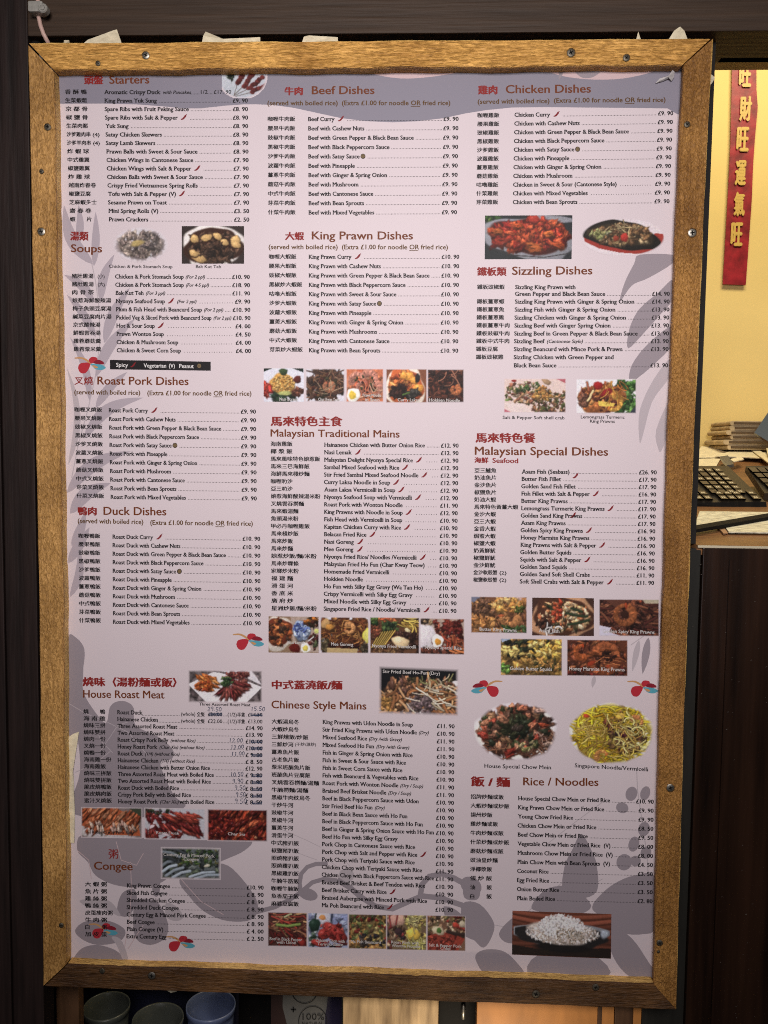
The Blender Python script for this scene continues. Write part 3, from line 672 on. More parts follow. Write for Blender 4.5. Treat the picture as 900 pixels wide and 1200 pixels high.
section([('燒　　鴨', 'Roast Duck', None), ('海 南 雞', 'Hainanese Chicken', None), ('燒味三拼', 'Three Assorted Roast Meat', '£14. 90'), ('燒味雙拼', 'Two Assorted Roast Meat', '£13. 90'), ('燒肉一份', 'Roast Crispy Pork Belly _(without Rice)_', '£10. 00'), ('叉燒一份', 'Honey Roast Pork _(Char Xiu) (without Rice)_', '£10. 00'),
    ('燒鴨一份', 'Roast Duck _(1/4) (without Rice)_', '£ 9. 00'), ('海南雞一份', 'Hainanese Chicken _(1/4) (without Rice)_', '£ 8. 50'), ('海南雞飯', 'Hainanese Chicken with Butter Onion Rice', '£12. 90'), ('燒味三拼飯', 'Three Assorted Roast Meat with Boiled Rice', '£ 9. 80'), ('燒味雙拼飯', 'Two Assorted Roast Meat with Boiled Rice', '£ 8. 80'),
    ('脆皮燒鴨飯', 'Roast Duck with Boiled Rice', '£ 8. 50'), ('脆皮燒肉飯', 'Crispy Pork Belly with Boiled Rice', '£ 8. 50'), ('蜜汁叉燒飯', 'Honey Roast Pork _(Char Xiu)_ with Boiled Rice', '£ 8. 50')],
    (97.6, 833.7, 98.7, 938), (137, 834.5, 138, 939), (308, 837.2, 307.3, 940.1), ('Three Assorted Roast Meat', 71), pl=6)
P = Print()
for y, a, b in ((837, '£26.00', '£14.50'), (845, '£22.00', '£13.00')):
    text(P, '(whole)', 212.2, y - .4, 228.8, y - .2, 4.3, M_BLACK, bold=.014); cjk(P, '全隻', 230.5, y, 240, y + .1, 5.2, M_BLACK); text(P, a, 243.5, y, 260.5, y + .3, 4.4, M_BLACK, bold=.016)
    text(P, '(1/2)', 266.7, y + .3, 277.5, y + .4, 4.3, M_BLACK, bold=.014); cjk(P, '半隻', 278, y + .4, 287.3, y + .5, 5.2, M_BLACK); text(P, b, 290.5, y + .3, 307.5, y + .6, 4.4, M_BLACK, bold=.016)
    dots(P, 166 if y < 840 else 184, y + 1.2, 212, y + 1.6); dots(P, 261, y + 2, 266.5, y + 2); dots(P, 287.5, y + 2.2, 290, y + 2.2)
P.build('price')
# pen corrections
DIG = {'0': [[(.5, 0), (.1, .3), (.1, .75), (.5, 1), (.9, .7), (.85, .25), (.5, 0)]], '1': [[(.3, .15), (.55, 0), (.5, 1)]], '2': [[(.1, .25), (.45, 0), (.85, .25), (.6, .6), (.05, 1), (.95, .95)]],
       '5': [[(.9, 0), (.2, .03), (.15, .45), (.6, .4), (.9, .7), (.5, 1), (.1, .9)]], '9': [[(.85, .25), (.4, 0), (.1, .3), (.45, .5), (.85, .25), (.75, 1)]], '.': [[(.4, .9), (.55, 1)]]}
def ribbon(P, pts, wd, m, layer):
    pts = [Vector(q) for q in pts]; L, R_ = [], []
    for i, q in enumerate(pts):
        d = (pts[min(i + 1, len(pts) - 1)] - pts[max(i - 1, 0)]); d = d.normalized() if d.length else Vector((1, 0)); nn = Vector((-d.y, d.x)) * wd / 2
        L.append(q + nn); R_.append(q - nn)
    k = len(pts); P.add([tuple(q) for q in L + R_], [(i, i + 1, k + i + 1, k + i) for i in range(k - 1)], m, layer)
pen = Print(); rr = random.Random(8)
def handwrite(s, x0, y, x1, h):
    tot = sum(.5 if c == '.' else 1 for c in s); u = (x1 - x0) / tot; x = x0
    for c in s:
        cw = u * (.5 if c == '.' else 1); dy = rr.uniform(-.5, .5)
        for st in DIG[c]: ribbon(pen, [(x + a * cw * .84 + (1 - b) * .5, y - h / 2 + b * h + dy) for a, b in st], .72, M_INK, 7.4 + rr.random() * .3)
        x += cw
    pen.build('pen_price'); pen.__init__()
def scribble(x0, y, x1, h=4.4):
    n = int((x1 - x0) / .8)
    ribbon(pen, [(x0 + (x1 - x0) * k / n + rr.uniform(-.3, .3), y + (h / 2 if k % 2 else -h / 2) * rr.uniform(.6, 1)) for k in range(n + 1)], .7, M_INK, 7.7)
    for q in (-1, .3, 1.2): ribbon(pen, [(x0, y + q), ((x0 + x1) / 2, y + q + rr.uniform(-.4, .4)), (x1, y + q + .3)], .6, M_INK, 7.8 + q * .05)
    pen.build('crossed_out_price'); pen.__init__()
for s, a, y, b, h in [('29.50', 243, 831, 260, 5), ('15.50', 293.5, 831, 311, 5), ('12.00', 268, 867.7, 285, 4.6), ('12.00', 270, 875.2, 286, 4.6), ('11.00', 270.7, 883.3, 287, 4.6), ('10.50', 269.6, 907.4, 285.5, 5), ('9.90', 272, 915.3, 285.5, 5), ('9.50', 274.7, 923, 288, 5.4), ('9.50', 276.2, 931.2, 288, 5.4), ('9.50', 274.7, 939, 289.6, 6)]: handwrite(s, a, y, b, h)
for x0, y, x1 in [(245, 837, 260), (293.5, 837.6, 307.5), (294, 869, 307.5), (294, 877, 307.5), (295, 885, 307), (295.5, 909, 307), (295.5, 917, 307), (295.5, 925.2, 307), (295.5, 933, 307), (295.5, 941, 307)]: scribble(x0, y, x1)
heading([('粥', 127.2, 1000.5, 138.7, 1000.8, 11.2, M_RED, .012), ('Congee', 110, 1014.3, 155.5, 1015.3, 9.0, M_BROWN)])
section([('大 蝦 粥', 'King Prawn Congee', '£10. 90'), ('魚 片 粥', 'Sliced Fish Congee', '£ 8. 90'), ('雞 絲 粥', 'Shredded Chicken Congee', '£ 8. 90'), ('鴨 絲 粥', 'Shredded Duck Congee', '£ 8. 90'), ('皮蛋瘦肉粥', 'Century Egg & Minced Pork Congee', '£ 8. 90'), ('牛 肉 粥', 'Beef Congee', '£ 8. 90'), ('白　　粥', 'Plain Congee (V)', '£ 4. 00'), ('加 皮 蛋', 'Extra Century Egg', '£ 2. 50')],
    (99.5, 1035.9, 99.8, 1094.5), (148.3, 1037.5, 148.3, 1097), (309, 1039.9, 309, 1099.9), ('Shredded Chicken Congee', 68.5), pl=6)
# --- middle column
heading([('牛肉', 333.3, 106.6, 355, 106.3, 9.8, M_RED), ('Beef Dishes', 365.3, 105.6, 438.9, 105.3, 9.2, M_BROWN)])
served(313.3, 395.8, 120.6, 400.6, 527.8, 120.4)
section(family('Beef', '牛肉飯', '£9. 90'), (313.6, 139.2, 314, 248.6), (360.6, 139.4, 361.2, 248.9), (537.5, 139.2, 535.6, 248.6), ('Beef with Cashew Nuts', 66.4))
heading([('大蝦', 334, 276.4, 356.4, 276.4, 9.6, M_RED), ('King Prawn Dishes', 365.3, 275.8, 484, 275.8, 9.2, M_BROWN)])
served(314.7, 395.8, 289.2, 400.6, 525, 289.4)
kp = family('King Prawn', '大蝦飯', '£10. 90')
kp[3] = ('黑椒炒大蝦飯', kp[3][1], kp[3][2]); kp[10] = ('芽菜炒大蝦飯', kp[9][1], kp[9][2]); kp[9] = kp[8]; kp[8] = ('蘑菇大蝦飯', 'King Prawn with Mushrooms', '£10. 90'); kp[7] = kp[6]; kp[6] = kp[5]; kp[5] = kp[4]; kp[4] = ('咕嚕大蝦飯', 'King Prawn with Sweet & Sour Sauce', '£10. 90')
section(kp, (315, 300.6, 315.8, 409.4), (361.4, 300.8, 361.6, 410.3), (538.3, 300.8, 537, 410.8), ('King Prawn with Cashew Nuts', 85))
heading([('馬來特色主食', 317, 493.4, 401.4, 493.6, 11.4, M_RED), ('Malaysian Traditional Mains', 317, 507.2, 468.3, 508.4, 8.4, M_BROWN)])
section([('海南雞飯', 'Hainanese Chicken with Butter Onion Rice', '£12. 90'), ('椰 漿 飯', 'Nasi Lemak~', '£12. 90'), ('馬來風味特色娘惹飯', 'Malaysian Delight Nyonya Special Rice~', '£12. 90'), ('馬來三巴海鮮飯', 'Sambal Mixed Seafood with Rice ~', '£12. 90'), ('海鮮馬來棧炒麵', 'Stir Fried Sambal Mixed Seafood Noodle~', '£12. 90'), ('咖喱叻沙', 'Curry Laksa Noodle in Soup ~', '£12. 90'), ('亞三叻沙', 'Asam Laksa Vermicelli in Soup ~', '£12. 90'), ('娘惹海鮮酸辣湯米粉', 'Nyonya Seafood Soup with Vermicelli ~', '£12. 90'),
    ('叉燒雲吞撈麵', 'Roast Pork with Wonton Noodle', '£11. 90'), ('馬來蝦湯麵', 'King Prawns with Noodle in Soup ~', '£12. 90'), ('魚頭湯米粉', 'Fish Head with Vermicelli in Soup', '£10. 90'), ('甲必丹咖喱雞飯', 'Kapitan Chicken Curry with Rice ~', '£10. 90'), ('馬來棧炒飯', 'Belacan Fried Rice ~', '£10. 90'), ('馬來炒飯', 'Nasi Goreng ~', '£10. 90'), ('馬來炒麵', 'Mee Goreng ~', '£10. 90'), ('娘惹炒飯/麵/米粉', 'Nyonya Fried Rice/ Noodles /Vermicelli ~', '£10. 90'),
    ('馬來炒粿條', 'Malaysian Fried Ho Fun (Char Kway Teow)', '£10. 90'), ('家鄉炒米粉', 'Homemade Fried Vermicelli', '£10. 90'), ('福 建 麵', 'Hokkien Noodle', '£10. 90'), ('滑 蛋 河', 'Ho Fun with Silky Egg Gravy (Wa Tan Ho)', '£10. 90'), ('香 底 米', 'Crispy Vermicelli with Silky Egg Gravy', '£10. 90'), ('廣 府 炒', 'Mixed Noodle with Silky Egg Gravy', '£10. 90'), ('星洲炒飯/麵/米粉', 'Singapore Fried Rice / Noodle/ Vermicelli ~', '£10. 90')],
    (317, 520, 318, 712.5), (379.6, 521.1, 379.2, 713.1), (537.5, 522, 535, 715.6), ('Curry Laksa Noodle in Soup', 77.8), sparse=tuple(range(2, 22)))
heading([('中式蓋澆飯/麵', 318.3, 802.2, 401.4, 802.8, 10.6, M_RED), ('Chinese Style Mains', 318, 825.4, 429.4, 827, 8.8, M_BROWN)])
cm = [('大蝦湯烏冬', 'King Prawns with Udon Noodle in Soup', 1), ('大蝦炒烏冬', 'Stir Fried King Prawns with Udon Noodle _(Dry)_', 0), ('三鮮燴飯/炒飯', 'Mixed Seafood Rice _(Dry /with Gravy)_', 1), ('三鮮炒河(干炒/濕炒)', 'Mixed Seafood Ho Fun _(Dry /with Gravy)_', 1), ('薑蔥魚片飯', 'Fish in Ginger & Spring Onion with Rice', 0), ('古老魚片飯', 'Fish in Sweet & Sour Sauce with Rice', 0), ('粟米班腩魚片飯', 'Fish in Sweet Corn Sauce with Rice', 0), ('班腩魚片豆腐飯', 'Fish with Beancurd & Vegetables with Rice', 0),
    ('叉燒雲吞撈麵/湯麵', 'Roast Pork with Wonton Noodle _(Dry / Soup)_', 1), ('牛腩撈麵/湯麵', 'Braised Beef Brisket Noodle _(Dry / Soup)_', 1), ('黑椒牛肉炆烏冬', 'Beef in Black Peppercorn Sauce with Udon', 0), ('干炒牛河', 'Stir Fried Beef Ho Fun _(Dry)_', 0), ('豉椒牛河', 'Beef in Black Bean Sauce with Ho Fun', 0), ('黑椒牛河', 'Beef in Black Peppercorn Sauce with Ho Fun', 0), ('薑蔥牛河', 'Beef in Ginger & Spring Onion Sauce with Ho Fun', 0), ('滑蛋牛河', 'Beef Ho Fun with Silky Egg Gravy', 0),
    ('中式豬扒飯', 'Pork Chop in Cantonese Sauce with Rice', 0), ('椒鹽豬扒飯', 'Pork Chop with Salt and Pepper with Rice~', 0), ('照燒豬扒飯', 'Pork Chop with Teriyaki Sauce with Rice', 0), ('照燒雞扒飯', 'Chicken Chop with Teriyaki Sauce with Rice', 1), ('黑椒雞扒飯', 'Chicken Chop with Black Peppercorn Sauce with Rice', 1), ('牛腩牛筋飯', 'Braised Beef Brisket & Beef Tendon with Rice', 0), ('咖喱牛腩飯', 'Beef Brisket Curry with Rice~', 0), ('魚香茄子飯', 'Braised Aubergine with Minced Pork with Rice', 0), ('麻婆豆腐飯', 'Ma Poh Beancurd with Rice~', 0)]
section([(a, b, '£11. 90' if c else '£10. 90') for a, b, c in cm], (318.3, 845.3, 317.8, 1058.6), (377.8, 845.8, 376.7, 1060.6), (532.8, 850.6, 531, 1065.8), ('King Prawns with Udon Noodle in Soup', 106.2), dot=False)
# --- right column
heading([('雞肉', 560, 105.3, 583, 105, 10.4, M_RED), ('Chicken Dishes', 592.6, 104.4, 692.6, 103.6, 9.4, M_BROWN)])
served(559.7, 644, 118.9, 649, 780, 116.6)
ck = family('Chicken', '雞飯', '£9. 90'); ck[8] = ('咕嚕雞飯', 'Chicken in Sweet & Sour (Cantonese Style)', '£9. 90'); ck[9], ck[10] = ck[10], ck[9]
section(ck, (559.5, 135, 558, 236.7), (602.8, 134.4, 600.8, 236.7), (789, 132.7, 784.7, 235.8), ('Chicken with Cashew Nuts', 76.8), sparse=(8, 9))
heading([('鐵板類', 559, 318, 593.7, 317.9, 10.2, M_RED), ('Sizzling Dishes', 600, 317.2, 694.3, 316.6, 9.4, M_BROWN)])
ys = [336.3, 344.2, 353.3, 362.6, 372, 381.3, 390.7, 399.7, 409, 418.4, 428]
section([('鐵板豉椒蝦', 'Sizzling King Prawn with', ''), ('', 'Green Pepper and Black Bean Sauce', '£14. 90'), ('鐵板薑蔥蝦', 'Sizzling King Prawn with Ginger & Spring Onion', '£14. 90'), ('鐵板薑蔥魚', 'Sizzling Fish with Ginger & Spring Onion', '£13. 90'), ('鐵板薑蔥雞', 'Sizzling Chicken with Ginger & Spring Onion', '£13. 90'), ('鐵板薑蔥牛肉', 'Sizzling Beef with Ginger Spring Onion', '£13. 90'), ('鐵板豉椒牛肉', 'Sizzling Beef in Green Pepper & Black Bean Sauce', '£13. 90'),
    ('鐵板中式牛肉', 'Sizzling Beef _(Cantonese Style)_', '£13. 90'), ('鐵板豆腐', 'Sizzling Beancurd with Mince Pork & Prawn', '£13. 90'), ('鐵板豉椒雞', 'Sizzling Chicken with Green Pepper and', ''), ('', 'Black Bean Sauce', '£13. 90')],
    (559.1, 336, 557.4, 428), (603.6, 336.3, 601.7, 428), (785.2, 336.3, 783, 428), ('Sizzling Chicken with Ginger & Spring Onion', 131.2), enys=ys)
heading([('馬來特色餐', 557, 512.8, 627.7, 513, 11.4, M_RED), ('Malaysian Special Dishes', 556.3, 528, 712.7, 529.2, 9.4, M_BROWN), ('海鮮', 555.8, 539, 572.5, 539.3, 6.6, M_RED), ('Seafood', 577, 539.4, 607.3, 539.9, 5.4, M_RED, .03)])
section([('亞三鱸魚', 'Asam Fish (Seabass)', '£26. 90'), ('奶油魚片', 'Butter Fish Fillet', '£17. 90'), ('金沙魚片', 'Golden Sand Fish Fillet', '£17. 90'), ('椒鹽魚片', 'Fish Fillet with Salt & Pepper ~', '£16. 90'), ('奶油大蝦', 'Butter King Prawns', '£17. 90'), ('馬來特色黃薑大蝦', 'Lemongrass Turmeric King Prawns ~', '£17. 90'), ('金沙大蝦', 'Golden Sand King Prawns', '£17. 90'), ('亞三大蝦', 'Asam King Prawns', '£17. 90'),
    ('金香大蝦', 'Golden Spicy King Prawns ~', '£16. 90'), ('焗蜜大蝦', 'Honey Marmite King Prawns', '£16. 90'), ('椒鹽大蝦', 'King Prawns with Salt & Pepper ~', '£16. 90'), ('奶黃鮮魷', 'Golden Butter Squids', '£16. 90'), ('椒鹽鮮魷', 'Squids with Salt & Pepper ~', '£16. 90'), ('金沙鮮魷', 'Golden Sand Squids', '£16. 90'), ('金沙軟殼蟹 (2)', 'Golden Sand Soft Shell Crabs', '£11. 90'), ('椒鹽軟殼蟹 (2)', 'Soft Shell Crabs with Salt & Pepper~', '£11. 90')],
    (556, 551.1, 554.6, 679.2), (611, 552.5, 609, 681.2), (769.7, 553.4, 766.6, 682.9), ('Lemongrass Turmeric King Prawns', 98.3))
P = Print(); chili(P, 674.5, 557.5); chili(P, 671.5, 603.7); P.build('chili_mark')
heading([('飯 / 麵', 551.5, 915.4, 598, 916.4, 11.8, M_RED), ('Rice / Noodles', 613, 915.6, 701.4, 916.4, 9.0, M_BROWN)])
section([('招牌炒麵或飯', 'House Special Chow Mein or Fried Rice', '£10. 90'), ('大蝦炒麵或炒飯', 'King Prawn Chow Mein or Fried Rice', '£9. 90'), ('揚州炒飯', 'Young Chow Fried Rice', '£9. 90'), ('雞炒麵或飯', 'Chicken Chow Mein or Fried Rice', '£8. 50'), ('牛肉炒麵或飯', 'Beef Chow Mein or Fried Rice', '£9. 50'), ('什菜炒麵或炒飯', 'Vegetable Chow Mein or Fried Rice  (V)', '£8. 00'), ('蘑菇炒麵或飯', 'Mushroom Chow Mein or Fried Rice  (V)', '£8. 00'), ('豉油皇炒麵', 'Plain Chow Mein with Bean Sprouts  (V)', '£4. 50'),
    ('淨椰漿飯', 'Coconut Rice', '£3. 50'), ('蛋 炒 飯', 'Egg Fried Rice', '£3. 50'), ('油　　飯', 'Onion Butter Rice', '£3. 50'), ('白　　飯', 'Plain Boiled Rice', '£2. 80')],
    (551.5, 933.4, 550.7, 1050.1), (606.8, 935.3, 605.6, 1052.4), (766.2, 939, 764.8, 1055.8), ('Chicken Chow Mein or Fried Rice', 92.4))

# --- leaf and flower prints
def smooth(pts, n=4):                    # closed Catmull-Rom
    out = []; k = len(pts)
    for i in range(k):
        p0, p1, p2, p3 = [np.array(pts[(i + j) % k], float) for j in (-1, 0, 1, 2)]
        for s in range(n):
            t = s / n; out.append(tuple(.5 * ((2 * p1) + (-p0 + p2) * t + (2 * p0 - 5 * p1 + 4 * p2 - p3) * t * t + (-p0 + 3 * p1 - 3 * p2 + p3) * t ** 3)))
    return out
LN = [0.0]
def blob(P, pts, m, layer=2.0, sm=True):
    q = smooth(pts) if sm else pts; LN[0] = (LN[0] + .06) % .9
    area_ = sum(q[i][0] * q[(i + 1) % len(q)][1] - q[(i + 1) % len(q)][0] * q[i][1] for i in range(len(q)))
    P.add(q, [tuple(range(len(q))) if area_ < 0 else tuple(range(len(q)))[::-1]], m, layer + LN[0])
def leaf(P, a, b, wd, m=None, bend=0.0):
    a, b = Vector(a), Vector(b); d = b - a; n = Vector((-d.y, d.x)).normalized(); L, R_ = [], []
    for i in range(13):
        t = i / 12; c = a.lerp(b, t) + n * bend * math.sin(math.pi * t) * d.length; h = wd * .5 * (math.sin(math.pi * t ** .8) ** .85 if 0 < t < 1 else 0)
        L.append(c + n * h); R_.append(c - n * h)
    blob(P, [tuple(q) for q in L] + [tuple(q) for q in R_[::-1]][1:-1], m or M_LEAF, sm=False)
def ro(ox, oy, s, pts): return [(ox + x / s, oy + y / s) for x, y in pts]
P = Print()
blob(P, [(66, 80), (812, 74), (812, 137), (794, 134), (782, 127), (740, 126.5), (640, 125.5), (600, 126), (570, 129), (545, 133), (520, 138.5), (490, 142), (460, 143.3), (430, 142), (400, 138.5), (370, 132), (345, 126.5), (320, 123), (300, 122.2), (285, 122.3), (262, 124), (235, 127), (215, 127), (190, 124.5), (160, 122.3), (120, 121.4), (66, 121.6)], M_BAND, 1.0, sm=False)
P.build('printed_band')
P = Print()
blob(P, [(425, 84), (470, 92), (520, 88), (545, 80), (420, 80)], M_PINK, 2.0)
blob(P, [(640, 78), (655, 88), (690, 93), (730, 92), (765, 84), (765, 78)], M_PINK, 2.0)
leaf(P, (660, 76), (655, 94), 5, M_LEAF); blob(P, [(672, 78), (680, 90), (693, 91), (704, 84), (704, 78)], M_LEAF, 2.0)
for a, b, wd, bd in [((91, 287), (92, 240), 9, .05), ((110, 312), (112, 248), 9.5, .02), ((109, 310), (75, 240), 15, -.12), ((118, 354), (134, 298), 11, -.08), ((122, 402), (152, 337), 13, -.06), ((112, 442), (158.6, 373), 13, -.08), ((110, 354), (75, 322), 11, .1), ((112, 395), (78, 345), 10, .05),
        ((105, 470), (82, 395), 9, .08), ((112, 478), (149, 436), 11, -.06), ((98, 514), (168, 466), 14, -.14), ((78, 578), (153, 529), 16, -.12), ((82, 602), (130, 566), 16, -.12), ((84, 640), (100, 600), 11, .05), ((80, 660), (105, 618), 12, .0), ((80, 545), (78, 430), 8, .1), ((82, 700), (92, 640), 10, .1)]: leaf(P, a, b, wd, M_LEAF3 if wd > 8.5 else M_LEAF2, bd)
ribbon(P, [(107, 306), (112, 330), (116, 360), (117, 400), (112, 440), (103, 480), (92, 520), (84, 560)], 1.1, M_LEAF2, 1.6)
blob(P, [(80, 746), (90, 748), (98, 758), (99, 772), (95, 786), (80, 790)], M_LEAF, 2)
P.build('printed_leaves')
P = Print()
for z in [[(640, 190), (660, 110), (700, 30), (722, -5), (858, -5), (858, 30), (760, 90), (690, 122)], [(674, 382), (680, 300), (720, 220), (800, 150), (862, 96), (858, 180), (800, 250), (740, 318)], [(680, 522), (690, 450), (760, 360), (862, 286), (854, 370), (790, 440), (720, 500)], [(722, 770), (722, 640), (780, 510), (852, 420), (845, 500), (775, 600), (737, 735)], [(800, 800), (790, 720), (850, 590), (846, 700), (815, 800)]]:
    blob(P, ro(545, 300, 3.529, z), M_LEAF if z[0][0] < 690 else M_LEAF2)
leaf(P, (760, 747), (753, 790), 9); leaf(P, (749, 750), (741, 787), 7, M_LEAF2); leaf(P, (755, 738), (790, 700), 6, M_LEAF2); leaf(P, (697, 792), (694, 806), 5, M_LEAF2)
ribbon(P, [(739, 756), (755, 745), (772, 742)], 1.0, M_LEAF2, 1.6)
P.build('printed_leaves')
P = Print()
blob(P, ro(80, 770, 3.75, [(-5, -20), (62, -40), (66, 60), (66, 150), (110, 230), (165, 290), (182, 222), (212, 196), (255, 196), (288, 225), (296, 300), (395, 350), (458, 405), (455, 448), (405, 462), (430, 540), (470, 615), (515, 655), (400, 700), (60, 700), (15, 640), (52, 500), (36, 340), (0, 330)]), M_LEAF)
for pts in ([(80, 824), (100, 836), (125, 846), (150, 858), (172, 884)], [(118, 880), (130, 862), (138, 850), (150, 846)], [(88, 905), (110, 896), (130, 880)], [(112, 850), (118, 868), (132, 882)]): ribbon(P, pts, .7, M_LEAF2, 3.2)
Z = lambda pts, m=M_LEAF: blob(P, ro(80, 930, 3.75, pts), m)
Z([(60, 180), (200, 195), (420, 195), (620, 205), (800, 205), (775, 250), (690, 290), (590, 330), (480, 345), (400, 395), (300, 412), (200, 400), (120, 360), (85, 300), (40, 250)])
Z([(488, 380), (560, 325), (680, 308), (760, 370), (832, 480), (808, 552), (700, 560), (600, 520), (530, 450)])
Z([(370, 330), (402, 330), (400, 440), (372, 440)]); Z([(300, 470), (380, 470), (420, 520), (440, 590), (420, 640), (360, 665), (300, 640), (285, 560)]); Z([(430, 480), (480, 500), (505, 545), (470, 560), (430, 540)], M_LEAF2)
Z([(215, 520), (235, 440), (290, 420), (300, 480), (260, 540)]); Z([(50, 470), (130, 462), (190, 478), (230, 540), (160, 510), (90, 500)], M_LEAF2)
Z([(30, 600), (80, 560), (180, 560), (250, 600), (225, 650), (130, 665), (60, 640)]); Z([(20, 730), (60, 680), (130, 665), (210, 690), (245, 730), (245, 760), (20, 760)]); Z([(190, 630), (230, 640), (262, 720), (240, 730), (215, 670)], M_LEAF2)
for pts in ([(90, 996), (104, 1008), (107, 1030)], [(136, 986), (142, 1008), (160, 1014), (168, 1000)], [(153, 1010), (154, 1040), (152, 1075), (146, 1110)], [(212, 1030), (235, 1056), (262, 1072)], [(150, 1112), (160, 1096), (168, 1084)]): ribbon(P, pts, .8, M_PINK, 3.2)
P.build('printed_flower')
P = Print()
ribbon(P, [(300, 1069), (322, 1063), (340, 1054), (352, 1046), (366, 1034), (380, 1030), (395, 1032)], 5.2, M_LEAF, 2.2)
ribbon(P, [(353, 1048), (351, 1035), (353, 1024), (360, 1016), (370, 1012.5), (384, 1012)], 5, M_LEAF, 2.3)
disc(P, 361, 1048, 11.5, 7, M_LEAF, 2.5, 24, .3)
ribbon(P, [(395, 1031), (410, 1040), (424, 1052), (440, 1062), (460, 1065), (480, 1056), (494, 1050), (515, 1052), (545, 1062)], 6.5, M_LEAF, 2.35)
ribbon(P, [(492, 1052), (495, 1036), (503, 1027), (518, 1024), (532, 1029), (545, 1036)], 6.5, M_LEAF, 2.45)
disc(P, 552, 1038, 13, 10, M_LEAF, 2.6, 24, .5); disc(P, 406, 1026, 9, 8, M_LEAF2, 1.7, 20)
leaf(P, (520, 1062), (556, 1102), 18)
for pts in ([(330, 972), (360, 985), (376, 993)], [(318, 985), (350, 1000), (372, 1008)], [(388, 1010), (402, 1022), (414, 1020), (404, 1008)], [(388, 1042), (396, 1056), (412, 1068), (424, 1064)]): ribbon(P, pts, .6, M_LEAF2, 1.65)
Z = lambda pts, m=M_LEAF: blob(P, ro(545, 890, 3.529, pts), m)
Z([(480, 308), (520, 370), (545, 440), (545, 545), (475, 575), (405, 545), (412, 440), (445, 370)])
Z([(275, 605), (340, 535), (440, 528), (522, 605), (450, 645), (310, 630)]); Z([(525, 612), (560, 560), (620, 512), (700, 480), (788, 488), (785, 690), (740, 722), (640, 715), (560, 650)])
Z([(605, 690), (690, 740), (760, 840), (795, 900), (700, 905), (640, 860), (600, 780)]); Z([(140, 720), (190, 660), (240, 640), (300, 640), (270, 740), (180, 760)])
Z([(42, 822), (75, 788), (150, 790), (205, 830), (245, 900), (100, 900)]); Z([(300, 810), (520, 805), (590, 900), (280, 900)]); Z([(-10, 596), (60, 598), (118, 672), (112, 730), (78, 778), (40, 750), (-10, 690)]); Z([(-4, 490), (35, 498), (62, 545), (48, 580), (-4, 570)])
for x, y, rx, ry in ((650, 200, 26, 22), (688, 142, 24, 30), (745, 140, 20, 30), (698, 350, 22, 32), (740, 288, 24, 30), (658, 425, 32, 34), (748, 385, 22, 26), (705, 420, 22, 22)): disc(P, 545 + x / 3.529, 890 + y / 3.529, rx / 3.529, ry / 3.529, M_LEAF, 2.5 + x * .0004, 20, .3)
ribbon(P, [(746, 900), (747, 925), (752, 960), (758, 1000), (760, 1030)], 1.0, M_LEAF2, 1.6)
for pts in ([(640, 990), (672, 965), (706, 940)], [(683, 1052), (690, 1040), (706, 1030)], [(560, 1080), (590, 1086), (612, 1074), (640, 1050), (676, 1020)]): ribbon(P, pts, .8, M_LEAF2, 1.7)
P.build('printed_flower')
def emblem(x, y, s, flip=1):
    P = Print(); T = lambda pts: [(x + flip * a * s, y + b * s) for a, b in pts]
    blob(P, T([(-17, -8), (-10, -8.6), (-4, -6.5), (2, -2), (1, -.6), (-5, -4.4), (-10, -6.6), (-17, -6.8)]), M_EMO, 5.2)
    blob(P, T([(1, -1), (-4, -2.2), (-11, -1), (-13.5, 4), (-11, 9.5), (-6, 10.5), (-2, 7)]), M_EMR, 5.0)
    blob(P, T([(-1, -5), (2, -8.6), (8, -8), (9, -5), (4, -1.6), (1, -1.5)]), M_EMR, 5.1)
    blob(P, T([(4, -2), (9, -5.4), (15, -3.8), (17, -.6), (10, -.2)]), M_EMD, 5.15)
    blob(P, T([(1, -.6), (8, -.4), (14, .4), (19, 3.8), (14, 6.6), (7, 5.6), (3.5, 2.4)]), M_EMB, 5.3)
    blob(P, T([(3, 1), (7, 1.6), (10, 3.6), (7, 4.6), (4.5, 3)]), M_EMO, 6.4)
    P.build('flower_emblem')
emblem(105, 427, 1.0); emblem(290.5, 751, 1.0); emblem(120.5, 1090, .92); emblem(210.5, 1105, .95); emblem(571, 806, 1.0, -1); emblem(752.5, 806, .98, 1)

# the bag under the board: pale film with a black plus and a 100% roundel
def on_bag(pts, up): return [at(x, y, .15 - up) for x, y in pts]
mb = MB(); mb.slab(on_bag([(318, 1150), (400, 1150), (400, 1290), (318, 1290)], 0), (0, -1, 0), .03, M_BAG); kid(mb, 'bag_body', bag)
mb = MB(); mb.slab(on_bag([(386, 1150), (400.5, 1150), (400.5, 1290), (378, 1290), (381, 1190), (383, 1180)], .0006), (0, -1, 0), .0004, M_NAVY); kid(mb, 'navy_side', bag)
mb = MB(); mb.slab(on_bag([(317.6, 1150), (332, 1150), (331, 1180), (336, 1200), (345, 1290), (317.6, 1290)], .0006), (0, -1, 0), .0004, plain('brown_bag_film', (.050, .026, .022), .4)); kid(mb, 'brown_side', bag)
def arc(cx, cy, rx, ry, a0, a1, wd=.9, n=40):
    P = []
    for k in range(n + 1):
        a = a0 + (a1 - a0) * k / n; P.append(((cx + (rx + wd / 2) * math.cos(a), cy + (ry + wd / 2) * math.sin(a)), (cx + (rx - wd / 2) * math.cos(a), cy + (ry - wd / 2) * math.sin(a))))
    return P
mb = MB()
